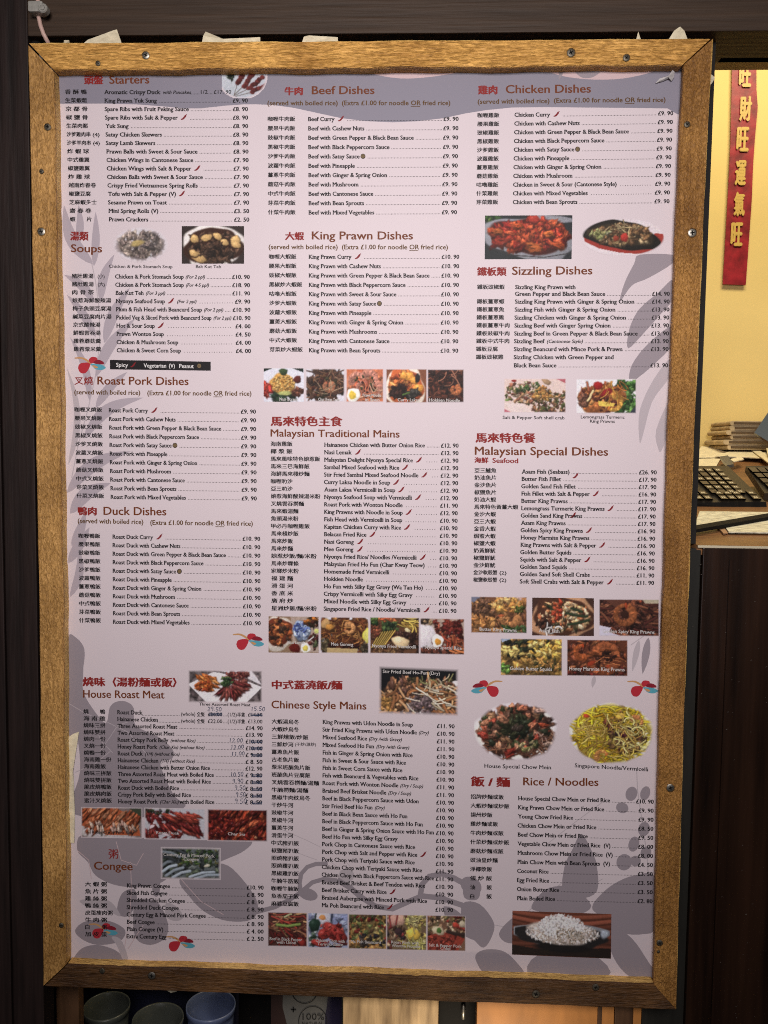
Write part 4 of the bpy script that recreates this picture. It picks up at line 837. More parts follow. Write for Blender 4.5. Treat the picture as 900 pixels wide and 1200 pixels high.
for cx, cy, rx, ry in ((366.5, 1197, 16.5, 17.5), (357, 1160, 15.5, 16)):
    q = arc(cx, cy, rx, ry, 0, 2 * math.pi); vs = [v for a in q for v in on_bag(a, .0012)]; mb.add(vs, [(2 * i, 2 * i + 2, 2 * i + 3, 2 * i + 1) for i in range(len(q) - 1)], M_BAGINK)
for pts in ([(340.6, 1182.4), (347, 1182.4), (347, 1184), (340.6, 1184)], [(343, 1180), (344.6, 1180), (344.6, 1186.4), (343, 1186.4)]): mb.add(on_bag(pts, .0012), [(0, 1, 2, 3)], M_BAGINK)
def bag_text(s, x0, y, x1, cap, bold):
    P, F, (a, b), _ = glyphs(s); sx = (x1 - x0) / (b - a); sy = cap / CAPH
    mb.add(on_bag([(x0 + (q[0] - a) * sx, y + cap / 2 - q[1] * sy) for q in P], .0012), F, M_BAGINK)
bag_text('100%', 354.5, 1191.5, 380, 7.6, .015); bag_text('NATURAL', 354, 1199.5, 379, 3.2, .02)
kid(mb, 'bag_print', bag)
# gold characters of the banner
for s, x, y, wd, ht in [('旺', 873.5, 87.5, 13, 27), ('財', 874, 127, 13, 28), ('旺', 870.5, 163, 13, 27), ('運', 868, 202.5, 11.5, 28), ('氣', 866.5, 239, 11.5, 27), ('旺', 863.5, 274.5, 12.5, 26)]:
    P, F, (a, b), _ = glyphs(s); ym = (P[:, 1].max() + P[:, 1].min()) / 2
    mb = MB(); sx = wd / (b - a); sy = ht / (P[:, 1].max() - P[:, 1].min())
    
    for k, (dx, dy) in enumerate(((-.8, 0), (.8, 0), (0, .9), (0, -.9), (0, 0))): mb.add([at(x + dx + (q[0] - (a + b) / 2) * sx - (-(q[1] - ym) * sy) * .045, y + dy - (q[1] - ym) * sy, BY - .0036 - k * .0001) for q in P], F, M_GOLD)
    mb.build('banner_character', banner)

# ------------------------------------------------------------------ printed food photographs, painted stroke by stroke
def s2l(a): a = np.clip(a, 0, 1); return np.where(a > .04045, ((a + .055) / 1.055) ** 2.4, a / 12.92)
M_CAP = poster_mat('print_caption_white', (0.58, 0.55, 0.54))[0]
class Pic:
    def __init__(s, W, H, seed, res=1.5):
        s.W, s.H = W, H; s.res = res; s.w, s.h = int(W * res) + 1, int(H * res) + 1
        s.a = np.zeros((s.h, s.w, 3)); s.m = np.ones((s.h, s.w)); s.r = random.Random(seed); s.g = np.random.default_rng(seed)
        s.X, s.Y = np.meshgrid(np.linspace(0, W, s.w), np.linspace(0, H, s.h))
    def fill(s, c, noise=.06):
        s.a[:] = c; s.a *= 1 + s.g.normal(0, noise, (s.h, s.w, 1))
    def _win(s, x0, x1, y0, y1):
        r = s.res; return slice(max(0, int(y0 * r)), max(0, int(y1 * r) + 2)), slice(max(0, int(x0 * r)), max(0, int(x1 * r) + 2))
    def ell(s, x, y, rx, ry, c, rot=0, shade=.45, soft=.25, tex=.07, glint=0, wob=.1):
        R = max(rx, ry) + 1.5; w = s._win(x - R, x + R, y - R, y + R); X, Y = s.X[w] - x, s.Y[w] - y
        if X.size == 0: return
        co, si = math.cos(rot), math.sin(rot); u = (X * co + Y * si) / max(rx, .01); v = (-X * si + Y * co) / max(ry, .01); d = np.sqrt(u * u + v * v)
        if wob:
            th = np.arctan2(v, u); q = s.g.uniform(0, 6.28, 4); d = d * (1 + wob * (.5 * np.sin(2 * th + q[0]) + .6 * np.sin(3 * th + q[1]) + .4 * np.sin(5 * th + q[2]) + .25 * np.sin(8 * th + q[3])))
        k = np.clip((1 - d) / soft + .5 * 0 + 1, 0, 1) if soft > 0 else (d < 1) * 1.0
        k = np.clip((1.05 - d) / soft, 0, 1)
        l = 1 + shade * (-.35 * X / R - .75 * Y / R) - shade * .55 * np.clip(d, 0, 1) ** 3
        col = np.array(c)[None, None] * l[..., None] * (1 + s.g.normal(0, tex, X.shape)[..., None])
        if glint: col = col + glint * np.exp(-(((u + .35) / .22) ** 2 + ((v + .4) / .2) ** 2))[..., None]
        s.a[w] = s.a[w] * (1 - k[..., None]) + col * k[..., None]
    def line(s, pts, wd, c, shade=.5, dark=.35):
        pts = np.array(pts, float)
        if len(pts) == 2 and wd > 2: a, b = pts; L = np.hypot(*(b - a)); t = np.linspace(0, 1, 6)[:, None]; pts = a + (b - a) * t + np.array((-(b - a)[1], (b - a)[0])) / max(L, 1) * (s.r.uniform(-.07, .07) * L * np.sin(np.pi * t) + s.g.normal(0, .25, (6, 1)))
        q = []
        for a, b in zip(pts[:-1], pts[1:]):
            n = max(2, int(np.hypot(*(b - a)) * 1.6)); q += [a + (b - a) * t for t in np.linspace(0, 1, n, endpoint=False)]
        q = np.array(q + [pts[-1]]); R = wd * 1.3 + 1
        w = s._win(q[:, 0].min() - R, q[:, 0].max() + R, q[:, 1].min() - R, q[:, 1].max() + R); X, Y = s.X[w], s.Y[w]
        if X.size == 0: return
        d = np.full(X.shape, 9e9); dy = np.zeros(X.shape)
        for p in q:
            e = np.hypot(X - p[0], Y - p[1]); b = e < d; d[b] = e[b]; dy[b] = (Y - p[1])[b]
        h = wd / 2
        if dark:
            k = np.clip((h * 1.9 - d) / (h * .9), 0, 1) * dark; s.a[w] *= (1 - k[..., None])
        k = np.clip((h * 1.15 - d) / (h * .5), 0, 1)
        l = 1 + shade * (-dy / h) * .45 - shade * .4 * np.clip(d / h, 0, 1) ** 2
        s.a[w] = s.a[w] * (1 - k[..., None]) + np.array(c)[None, None] * l[..., None] * k[..., None]
    def poly(s, pts, c, tex=.05):
        P = np.array(pts, float); ins = np.zeros((s.h, s.w), bool); n = len(P); j = n - 1
        for i in range(n):
            xi, yi = P[i]; xj, yj = P[j]
            with np.errstate(divide='ignore', invalid='ignore'): ins ^= ((yi > s.Y) != (yj > s.Y)) & (s.X < (xj - xi) * (s.Y - yi) / (yj - yi + 1e-9) + xi)
            j = i
        s.a[ins] = np.array(c) * (1 + s.g.normal(0, tex, (ins.sum(), 1)))
    def spot(s, reg):
        x0, y0, x1, y1, rnd_ = reg
        while True:
            x, y = s.r.uniform(x0, x1), s.r.uniform(y0, y1)
            if not rnd_ or ((x - (x0 + x1) / 2) / (x1 - x0) * 2) ** 2 + ((y - (y0 + y1) / 2) / (y1 - y0) * 2) ** 2 < 1: return x, y
    def mess(s, reg, n, r0, r1, cols, el=.55, glint=.15, shade=.6, gap=.5):
        n = int(n * 1.7)
        for _ in range(n):
            x, y = s.spot(reg); r = s.r.uniform(r0, r1) * .92; c = np.array(s.r.choice(cols)) * s.r.uniform(.8, 1.15)
            rot = s.r.uniform(0, 3.14); e = s.r.uniform(el * .7, min(1, el * 1.4))
            s.ell(x + .4, y + .8, r * 1.08, r * e * 1.15, c * gap, rot, 0, .5, 0, 0, .3)
            s.ell(x, y, r, r * e, c, rot, shade, .3, .09, glint, .3)
            if r > 2: s.ell(x + s.r.uniform(-.4, .4) * r, y + s.r.uniform(-.3, .3) * r * e, r * .45, r * e * .3, c * s.r.choice((.55, .7, 1.3, 1.45)), rot, .2, .5, .1, 0, .4)
    def slices(s, reg, n, L, wd, cols, ang, glint=.18, edge=.5):
        for _ in range(n):
            x, y = s.spot(reg); c = np.array(s.r.choice(cols)) * s.r.uniform(.75, 1.15); r = ang + s.r.gauss(0, .16); l = L * s.r.uniform(.7, 1.2); w_ = wd * s.r.uniform(.7, 1.2)
            s.ell(x + .5, y + 1.0, l * 1.04, w_ * 1.25, c * .35, r, 0, .5, 0, 0, .2); s.ell(x, y, l, w_, c, r, .4, .3, .13, glint, .22)
            s.ell(x - math.sin(r) * w_ * .5, y - math.cos(r) * w_ * .4, l * .8, w_ * .22, c * (1 + edge), r, 0, .6, .1, 0, .3); s.ell(x + s.r.uniform(-.5, .5) * l, y, l * .3, w_ * .4, c * .62, r, 0, .6, .1, 0, .4)
    def nood(s, reg, n, L, wd, cols, curl=.5, ang=None):
        for _ in range(n):
            x, y = s.spot(reg); a = s.r.uniform(0, 6.28) if ang is None else ang + s.r.gauss(0, .35); k = s.r.uniform(-curl, curl); p = [(x, y)]
            for i in range(int(L)):
                a += k * .35 + s.r.gauss(0, .05); x += math.cos(a) * 1.2; y += math.sin(a) * 1.0; p.append((x, y))
            s.line(p, wd * s.r.uniform(.8, 1.2), np.array(s.r.choice(cols)) * s.r.uniform(.75, 1.15))
    def prawn(s, x, y, r, c, a0=0, turn=4.2, w0=.62):
        c = np.array(c) * .92
        for i in range(26):
            t = i / 25; a = a0 + turn * t; rr = r * (.72 + .1 * t); ww = r * w0 * (1 - .55 * t)
            s.ell(x + rr * math.cos(a), y + rr * math.sin(a), ww, ww * .8, c * ((1.08, 1.0, .96, .80)[i % 4]), a, .4, .35, .10, .05, .12)
        for i in range(9):
            t = s.r.random(); a = a0 + turn * t; s.ell(x + r * .74 * math.cos(a) + s.r.uniform(-1, 1) * r * .2, y + r * .74 * math.sin(a) + s.r.uniform(-1, 1) * r * .2, r * .16, r * .09, c * s.r.choice((.6, .75, 1.35)), a, 0, .5, .1, 0, .3)
        a = a0 + turn; s.ell(x + r * .8 * math.cos(a + .25), y + r * .8 * math.sin(a + .25), r * .3, r * .14, np.array(c) * .8 + np.array((.15, -.02, -.02)), a, .3)
    def vign(s, f):
        e = np.minimum(np.minimum(s.X, s.W - s.X), np.minimum(s.Y, s.H - s.Y)); s.m = np.minimum(s.m, np.clip(e / f, 0, 1))
    def oval(s, x, y, rx, ry, f=.15, wob=0.0):
        th = np.arctan2(s.Y - y, s.X - x); d = np.hypot((s.X - x) / rx, (s.Y - y) / ry)
        d = d + wob * (np.sin(5 * th + 1) + .7 * np.sin(9 * th) + .5 * np.sin(14 * th + 2)); s.m = np.minimum(s.m, np.clip((1 - d) / f, 0, 1))
    def build(s, quad, label, texts=()):
        a = s.a * (1 + s.g.normal(0, .05, (s.h, s.w, 1)) + s.g.normal(0, .02, (s.h, s.w, 3)))
        b = a.copy(); b[1:-1, 1:-1] = (a[1:-1, 1:-1] * 4 + a[:-2, 1:-1] + a[2:, 1:-1] + a[1:-1, :-2] + a[1:-1, 2:]) / 8
        lum = b @ np.array((.3, .55, .15)); a = np.clip(b * .82 + lum[..., None] * .18 + .012, .01, 1)
        q = np.array(quad, float); yc = q[:, 1].mean()
        pap = np.interp(yc, [90, 225, 704, 1122], [.86, .87, .757, .60]); gain = np.array(PAPER) / s2l(np.array([pap, pap * .92, pap * .93]))
        A = np.clip(s2l(a) * gain, .004, .92); A = A * s.m[..., None] + np.array(PAPER) * (1 - s.m[..., None])
        u, v = (s.X / s.W).ravel(), (s.Y / s.H).ravel()
        P = (1 - u)[:, None] * (1 - v)[:, None] * q[0] + u[:, None] * (1 - v)[:, None] * q[1] + u[:, None] * v[:, None] * q[2] + (1 - u)[:, None] * v[:, None] * q[3]
        V = at_np(P, PY - LAY * 4); I = np.arange(s.w * s.h).reshape(s.h, s.w)
        fm = (s.m[:-1, :-1] + s.m[1:, 1:] + s.m[:-1, 1:] + s.m[1:, :-1]) > .02
        F = np.stack([I[1:, :-1], I[1:, 1:], I[:-1, 1:], I[:-1, :-1]], -1)[fm]
        me = bpy.data.meshes.new('food_photo'); me.from_pydata(V.tolist(), [], F.tolist()); me.materials.append(M_PHOTO)
        at_ = me.color_attributes.new('ink', 'FLOAT_COLOR', 'POINT'); rgba = np.ones((s.w * s.h, 4), np.float32); rgba[:, :3] = A.reshape(-1, 3); at_.data.foreach_set('color', rgba.ravel())
        me.update(); o = put('food_photo', me, poster); o['label'] = label
        for t in texts:
            tp = Print(); st, x0, y0, x1, y1, cap, m = t; text(tp, st, x0, y0, x1, y1, cap, M_CAP if m is M_WHITE else m, layer=8, bold=.018); tp.build('photo_caption')
        return o
def rect(x0, y0, x1, y1, dy=0): return [(x0, y0), (x1, y0 + dy), (x1, y1 + dy), (x0, y1)]
BRN = [(.42, .26, .16), (.30, .18, .12), (.55, .36, .22), (.22, .13, .09)]
GRN = [(.20, .32, .12), (.12, .22, .10), (.34, .44, .18)]
# Chicken & pork stomach soup
p = Pic(68, 44, 1); p.fill((.84, .79, .81), .01); p.ell(34, 21, 33, 21, (.87, .84, .86), 0, .05, .15, .01); p.ell(34, 21, 29, 17.5, (.83, .79, .80), 0, .1, .2, .01)
p.mess((7, 6, 60, 38, 1), 80, 2.2, 5.5, [(.60, .51, .46), (.52, .44, .41), (.70, .61, .55), (.42, .36, .35), (.64, .55, .50)], .5, .06, .45, .62); p.ell(30, 20, 9, 4.2, (.74, .62, .36), -.3, .4, .4, .06); p.mess((38, 8, 60, 30, 1), 22, 2, 4.5, [(.42, .37, .36), (.54, .47, .44)], .5, .05, .4, .65)
p.oval(34, 21.5, 33, 21, .25); p.build(rect(131, 265, 199, 309), 'stewed grey meat pieces on a white plate', [('Chicken & Pork Stomach Soup', 127.5, 312, 202.2, 312.4, 3.6, M_BLACK)])
# Bak kut teh
p = Pic(73, 44, 2); p.fill((.20, .15, .14)); p.ell(36.5, 23, 36.5, 25, (.93, .88, .85), 0, .1, .08, .02); p.ell(37, 23.5, 33, 21.5, (.24, .12, .08), 0, .1, .08)
p.mess((8, 5, 66, 44, 1), 60, 3, 6.5, [(.26, .17, .12), (.36, .24, .17), (.17, .11, .08), (.45, .30, .22)], .45, .12)
for x, y, a, b, r in [(15, 15, 5.5, 5, .3), (29, 13.5, 7, 4.5, -.2), (42, 12, 6, 4, .5), (50, 19, 6, 3.8, .4), (63, 17, 6, 6.5, .2), (64, 22, 6, 4, .1), (19, 36, 12, 5.5, .55), (14, 32, 6, 4, .5)]: p.ell(x + .6, y + 1, a * 1.05, b * 1.1, (.2, .1, .05), r, 0, .3); p.ell(x, y, a, b, (.86, .66, .38), r, .4, .25, .07, .1)
p.mess((22, 20, 60, 40, 1), 22, 3, 6, [(.30, .19, .13), (.20, .13, .10), (.42, .28, .20)], .4, .15); p.build(rect(213, 265, 286, 309), 'bowl of dark pork rib soup with tofu puffs', [('Bak Kut Teh', 229.5, 312.2, 259, 312.4, 3.6, M_BLACK)])
# satay skewers printed at the top edge
p = Pic(54, 31, 3); p.fill((.74, .74, .78), .01); p.ell(24, 6, 25, 23, (.76, .77, .80), 0, .05, .1, .01)
for q in ((14, 28, 18, 15), (14, 28, 25, 17), (15, 28, 31, 20), (16, 29, 35, 24)): p.line([q[:2], q[2:]], .8, (.35, .28, .25), .1, 0)
for x0, y0, x1, y1 in [(19, 13, 26, 1), (26, 17, 36, 2), (31, 20, 47, 7), (35, 24, 52, 16)]:
    for k in range(9): t = k / 8; p.ell(x0 + (x1 - x0) * t + p.r.uniform(-1, 1), y0 + (y1 - y0) * t + p.r.uniform(-1, 1), 3.2, 2.8, np.array((.42, .14, .13)) * p.r.uniform(.75, 1.2), 0, .5, .3, .1)
p.mess((7, 1, 17, 8, 1), 10, 1.5, 3, [(.25, .30, .22), (.45, .48, .36), (.15, .18, .15)], .6, .05); p.oval(24, 6, 29, 26, .1); p.build(rect(260, 84, 314, 115), 'meat skewers fanned out on a pale plate')
# row under the king prawns
p = Pic(47, 39, 4); p.fill((.83, .81, .85), .02); p.poly([(0, 0), (10, 0), (0, 4)], (.12, .16, .14)); p.poly([(34, 0), (47, 0), (47, 5)], (.12, .16, .14))
p.mess((8, 28, 40, 40, 1), 9, 5, 8, [(.10, .17, .12), (.15, .22, .15)], .5, .05); p.ell(22, 18, 15, 12.5, (.80, .55, .22), 0, .35, .15, .12); p.mess((9, 7, 36, 28, 1), 70, .8, 1.6, [(.86, .64, .30), (.74, .48, .18), (.92, .72, .38)], .6, .1, .3)
p.ell(23, 4, 5, 4.5, (.20, .27, .14), 0, .5); p.ell(39.5, 13, 4.5, 5, (.36, .11, .09), 0, .5); p.mess((34, 22, 46, 31, 1), 12, 1.8, 3.5, [(.50, .26, .18), (.38, .17, .12)], .6); p.mess((-2, 17, 9, 31, 1), 8, 3, 5, [(.72, .18, .14), (.80, .25, .18)], .6); p.ell(25, 29, 8, 3, (.68, .68, .36), 0, .3)
p.build(rect(309, 431.7, 356, 470.8), 'golden rice mound on a white plate', [('Nasi Goreng', 327.5, 467.6, 349, 467.9, 3.6, M_WHITE)])
p = Pic(46, 39, 5); p.fill((.82, .79, .82), .02); p.mess((1, 1, 45, 38, 1), 60, 3, 6, [(.30, .19, .15), (.22, .14, .12), (.40, .27, .20)], .6); p.nood((2, 2, 43, 37, 1), 70, 14, 1.5, [(.40, .24, .18), (.52, .34, .24), (.26, .16, .13)], .5); p.mess((3, 6, 42, 36, 1), 24, 1.6, 3.4, [(.18, .17, .10), (.45, .28, .16), (.30, .13, .10)], .6)
p.prawn(27, 21, 6, (.78, .46, .30), -.6, 4.6, .75); p.nood((8, 4, 38, 30, 1), 9, 12, .9, [(.70, .56, .42)], .2); p.vign(1.6); p.build(rect(358, 431.7, 404, 470.8), 'dark fried noodles with a prawn', [('Char Kway Teow', 373, 467.8, 399, 468.3, 3.6, M_WHITE)])
p = Pic(44, 39, 6); p.fill((.80, .40, .24)); p.ell(22, 20, 23, 21, (.84, .48, .32), 0, .2, .1); p.mess((2, 2, 42, 38, 1), 40, 3, 6, [(.86, .44, .26), (.78, .32, .18), (.90, .58, .42)], .55); 
for x, y, r, a in ((13, 13, 9, 2.6), (27, 12, 10, -2.4), (33, 22, 9, -.8), (20, 22, 8, 1.5)): p.prawn(x, y, r, (.86, .52, .42), a, 3.6, .5)
p.mess((6, 8, 38, 30, 1), 14, 1, 2.2, [(.30, .12, .10), (.20, .24, .12)], .6); p.nood((18, 22, 42, 38, 0), 16, 12, 1.4, [(.92, .66, .50), (.80, .40, .26)], .4); p.ell(8.5, 31, 8, 8.5, (.95, .92, .88), 0, .15, .12, .01); p.ell(7.5, 31, 4.5, 5, (.90, .72, .18), 0, .2, .2)
p.vign(1.4); p.build(rect(405.5, 432, 449.5, 471.2), 'red prawn noodle soup with half an egg', [('Prawn Noodle', 425, 463, 446.5, 463.2, 3.4, M_WHITE), ('in Soup', 428, 468.2, 445, 468.5, 3.4, M_WHITE)])
p = Pic(48, 40, 7); p.fill((.50, .27, .17)); p.ell(22, 22, 22.5, 25, (.92, .84, .76), 0, .1, .06, .02); p.ell(22.5, 22, 19.5, 23, (.80, .34, .14), 0, .2, .08); p.mess((5, 2, 40, 40, 1), 46, 2.5, 5, [(.82, .40, .16), (.70, .26, .12), (.88, .52, .24)], .6)
for x, y, r in ((27, 9, 7), (21, 8, 5), (38, 23, 6.5), (33, 14, 5)): p.ell(x, y, r, r * .85, (.92, .58, .18), .3, .45, .25, .1, .15)
p.mess((6, 18, 22, 34, 1), 12, 3, 5, [(.18, .10, .09), (.26, .13, .10)], .6); p.mess((24, 26, 38, 36, 1), 8, 3, 5, [(.14, .12, .11), (.22, .20, .18)], .6); p.ell(37, 11, 3, 6, (.14, .12, .12), .2); p.line([(20, 31), (27, 28)], 2.2, (.30, .42, .16)); p.vign(1.2); p.build(rect(452.3, 432.3, 500.3, 472), 'orange curry soup in a white bowl', [('Curry Laksa', 466, 468.4, 491.5, 468.8, 3.6, M_WHITE)])
p = Pic(43, 39, 8); p.fill((.22, .12, .10)); p.nood((0, 0, 43, 39, 0), 95, 16, 1.7, [(.42, .20, .14), (.30, .14, .11), (.52, .27, .18), (.22, .11, .09)], .6); p.mess((2, 4, 40, 34, 0), 16, 2, 4, [(.16, .09, .08), (.40, .18, .12)], .6); p.prawn(33, 24, 5.5, (.80, .42, .22), -1, 5, .7); p.nood((2, 2, 40, 16, 0), 8, 14, 1.2, [(.72, .44, .32)], .7)
p.vign(1.4); p.build(rect(500.8, 432.6, 543.8, 471.8), 'dark brown braised noodles with a prawn', [('Hokkien Noodle', 503, 468.6, 539, 469.2, 3.6, M_WHITE)])
# row under the Malaysian mains
p = Pic(59, 43, 9); p.fill((.50, .38, .28)); p.poly([(26, 0), (59, 0), (59, 43), (30, 43)], (.62, .52, .46)); p.ell(11, 20, 18, 20, (.80, .74, .68), -.2, .15, .08); p.ell(11, 18, 16, 17, (.42, .16, .09), -.2, .2, .1); p.mess((-4, 5, 26, 33, 1), 42, 2, 4.5, [(.62, .28, .12), (.42, .18, .10), (.26, .16, .11), (.74, .40, .18), (.20, .12, .09)], .6)
p.ell(39, 18, 10.5, 14, (.28, .24, .22), 0, 0, .3); p.ell(39, 16.5, 10, 12.5, (.50, .56, .68), 0, .4, .12, .04); p.mess((30, 6, 48, 27, 1), 22, 1.6, 3.4, [(.24, .30, .56), (.62, .68, .80), (.34, .42, .66), (.74, .78, .86)], .5, 0, .2)
p.mess((43, 0, 59, 12, 1), 14, 2, 4.5, [(.76, .40, .12), (.36, .15, .10), (.20, .14, .09)], .6); p.mess((48, 20, 59, 38, 1), 18, 1.8, 3.6, [(.24, .10, .10), (.16, .12, .09), (.34, .14, .12), (.3, .34, .2)], .6); p.ell(57, 17, 3.5, 3, (.74, .74, .36), 0, .3); p.ell(31, 37.5, 7, 5.5, (.36, .07, .05), 0, .35, .2, .1); p.ell(43.5, 37, 5.5, 6.3, (.92, .90, .85), 0, .15, .12); p.ell(43.5, 37.5, 3.3, 3.8, (.80, .70, .24), 0, .2); p.line([(47, 29), (53, 24)], 1.5, (.85, .82, .82))
p.build(rect(314.7, 722.2, 373.3, 764.6, .6), 'curry bowl beside a blue and white rice ball and half an egg', [('Nasi Lemak', 337, 752.6, 357, 753, 3.4, M_WHITE)])
p = Pic(57, 43, 10); p.fill((.78, .76, .80), .02); p.mess((2, 1, 52, 38, 0), 30, 5, 8, [(.46, .26, .12), (.36, .18, .09), (.58, .38, .18)], .7); p.nood((3, 3, 52, 38, 0), 95, 16, 1.6, [(.54, .30, .13), (.42, .20, .10), (.66, .42, .19), (.32, .14, .08)], .5); p.ell(6, 8, 5, 7, (.70, .52, .30), .5, .3); p.ell(11, 12, 5, 4, (.72, .46, .16), 0, .4); p.prawn(34, 13, 6.5, (.80, .52, .28), -2.2, 4.8, .55)
p.mess((0, 26, 10, 42, 0), 10, 2, 4, [(.20, .18, .12), (.34, .28, .18)], .6); p.mess((10, 33, 44, 36, 0), 12, 2.4, 4, [(.20, .08, .06)], .4); p.poly([(8, 36.5), (44, 37.5), (43, 43), (8, 43)], (.66, .54, .34)); p.ell(57, 22, 7, 10, (.82, .76, .22), 0, .25, .15); p.ell(56, 22, 5, 7.5, (.78, .74, .32), 0, .1, .2); p.mess((49, 32, 58, 42, 0), 6, 2, 4, [(.24, .20, .14)], .6); p.vign(1.2)
p.build(rect(375.3, 722.8, 432.2, 765.4, .5), 'brown fried noodles with a prawn and lemon', [('Mee Goreng', 388, 754.6, 414, 755.2, 3.8, M_WHITE)])
p = Pic(58, 43, 11); p.fill((.34, .20, .12)); p.mess((0, 0, 58, 43, 0), 46, 3, 6, [(.34, .20, .13), (.26, .15, .10), (.44, .28, .17), (.20, .11, .09)], .5); p.mess((8, 0, 30, 6, 0), 12, 2, 4.5, [(.78, .40, .18), (.72, .30, .16)], .6); p.nood((30, 0, 54, 9, 0), 14, 12, 2, [(.82, .68, .26), (.72, .52, .18)], .3, .4); p.mess((0, 0, 8, 8, 0), 6, 2, 4, GRN, .6); p.mess((14, 6, 36, 16, 0), 18, 2, 4.2, [(.16, .24, .12), (.26, .34, .16), (.12, .16, .10)], .6)
for k in range(7): p.line([(2 + k * 2.6, 36 - k * .6), (12 + k * 2.9, 18 - k * .4)], 1.7, np.array((.78, .62, .24)) * p.r.uniform(.8, 1.1))
p.mess((0, 10, 10, 24, 0), 12, 1.4, 3, [(.62, .30, .18), (.46, .20, .13)], .5); p.mess((30, 18, 56, 34, 0), 12, 3, 6, [(.22, .12, .10), (.30, .17, .13)], .4, .2); p.ell(36, 29, 10.5, 7, (.86, .72, .52), .25, .35, .2, .06); p.ell(33, 27, 5, 4, (.92, .80, .62), 0, .2, .4); p.ell(44, 15, 4, 2.3, (.82, .74, .54), .6, .3); p.mess((2, 36, 30, 43, 0), 16, 1.5, 3, [(.52, .36, .20), (.40, .24, .14)], .6); p.vign(1.2)
p.build(rect(433.4, 723, 491.6, 765.8, .7), 'fried noodles with egg strips and dark mushrooms', [('Nyonya Fried Vermicelli', 436, 756.6, 487.5, 758, 3.8, M_WHITE)])
p = Pic(52, 43, 12); p.fill((.62, .52, .46)); p.mess((16, 2, 52, 43, 0), 64, 2.4, 5, [(.48, .16, .11), (.36, .12, .09), (.60, .26, .16), (.28, .10, .08)], .5, .2); p.mess((0, 0, 12, 6, 0), 6, 2.5, 4.5, [(.22, .16, .13), (.62, .48, .32)], .5); p.ell(2, 24, 16, 18, (.80, .75, .76), 0, .15, .1, .05); p.mess((0, 37, 34, 43, 0), 14, 2.5, 4.5, [(.20, .13, .12), (.42, .20, .14)], .6)
p.mess((28, 4, 50, 18, 0), 20, 2, 4, [(.34, .09, .08), (.50, .16, .12)], .6); p.nood((26, 16, 50, 34, 0), 14, 9, 2.2, [(.76, .36, .20), (.62, .22, .13)], .3, 1.4); p.nood((34, 36, 50, 42, 0), 5, 10, 3, [(.82, .44, .22)], .2, .2); p.ell(21, 27.5, 7.4, 7.8, (.30, .14, .10), 0, 0, .2); p.ell(20.5, 27, 7, 7.4, (.93, .91, .88), 0, .15, .12); p.ell(20.8, 28, 4, 4.2, (.80, .50, .12), 0, .3); p.vign(1.2)
p.build(rect(492.2, 724, 544.4, 766.6, 1.0), 'white rice with egg and red sambal', [('Nyonya Special Rice', 498, 758.2, 541, 759.6, 3.8, M_WHITE)])
# beef ho fun
p = Pic(94, 56, 13); p.fill((.07, .07, .08)); p.poly([(0, 34), (30, 20), (94, 14), (94, 56), (0, 56)], (.82, .78, .77), .02); p.mess((8, 18, 92, 56, 0), 40, 5, 9, [(.50, .32, .20), (.36, .22, .16), (.62, .42, .28)], .6)
p.mess((24, 13, 88, 30, 0), 46, 2.4, 5, [(.50, .30, .20), (.38, .24, .20), (.64, .42, .28), (.24, .20, .12)], .5); p.nood((4, 34, 46, 56, 0), 40, 18, 3.2, [(.72, .46, .26), (.60, .36, .20), (.80, .58, .38)], .5); p.nood((54, 24, 92, 54, 0), 46, 18, 3.2, [(.70, .44, .25), (.60, .35, .19), (.80, .58, .36)], .5); p.mess((36, 34, 62, 56, 0), 32, 2, 4.2, [(.42, .33, .34), (.30, .22, .22), (.50, .40, .40)], .6, .1)
p.nood((30, 22, 80, 44, 0), 16, 14, 1.8, [(.86, .80, .70), (.80, .70, .56)], .15, .4); p.nood((46, 14, 86, 22, 0), 14, 10, 1.4, [(.80, .70, .54), (.52, .50, .28)], .5); p.mess((2, 38, 14, 52, 0), 8, 2.5, 4.5, [(.74, .50, .22)], .7); p.vign(4); p.build([(443.7, 780), (537.7, 783.7), (537.3, 839.5), (443.3, 836.5)], 'flat rice noodles with beef on a dark ground', [('Stir Fried Beef Ho-Fun (Dry)', 448.5, 786.6, 515.5, 789.2, 3.8, M_WHITE)])
# three roast meats
p = Pic(87, 39, 14); p.fill((.42, .36, .36)); p.mess((0, 0, 87, 39, 0), 20, 5, 10, [(.36, .31, .31), (.48, .42, .42), (.28, .23, .23)], .5, 0, .2); p.poly([(0, 17), (30, 2), (50, 6), (87, 20), (68, 39), (22, 39)], (.80, .76, .77), .02); p.poly([(34, 0), (74, 0), (87, 18), (66, 8)], (.76, .72, .73), .02)
p.slices((8, 7, 34, 24, 1), 26, 5.5, 1.8, [(.76, .40, .15), (.66, .30, .10), (.80, .48, .22)], .5)
p.mess((8, 13, 30, 24, 1), 16, 1.5, 3, [(.72, .32, .10), (.58, .20, .08)], .6); p.mess((42, 2, 70, 16, 0), 26, 2.4, 4.5, [(.42, .16, .14), (.34, .11, .11), (.56, .28, .24)], .5)
for k in range(9):
    a = 2.3 - k * .27; p.slices((47 + 12 * math.cos(a), 15 + 11 * math.sin(a), 48.5 + 13 * math.cos(a) + k * .9, 17 + 11.5 * math.sin(a), 0), 2, 8.5, 2.6, [(.42, .16, .14), (.36, .12, .12), (.48, .22, .19)], a, .12, .75)
p.mess((38, 8, 52, 18, 1), 16, 1.6, 3, [(.18, .28, .14), (.30, .38, .20), (.14, .20, .12)], .6); p.vign(2.5); p.build(rect(220.5, 785, 307.5, 823.4, .6), 'white plate of three sliced roast meats', [('Three Assorted Roast Meat', 233.5, 825, 293.5, 826, 3.4, M_BLACK)])
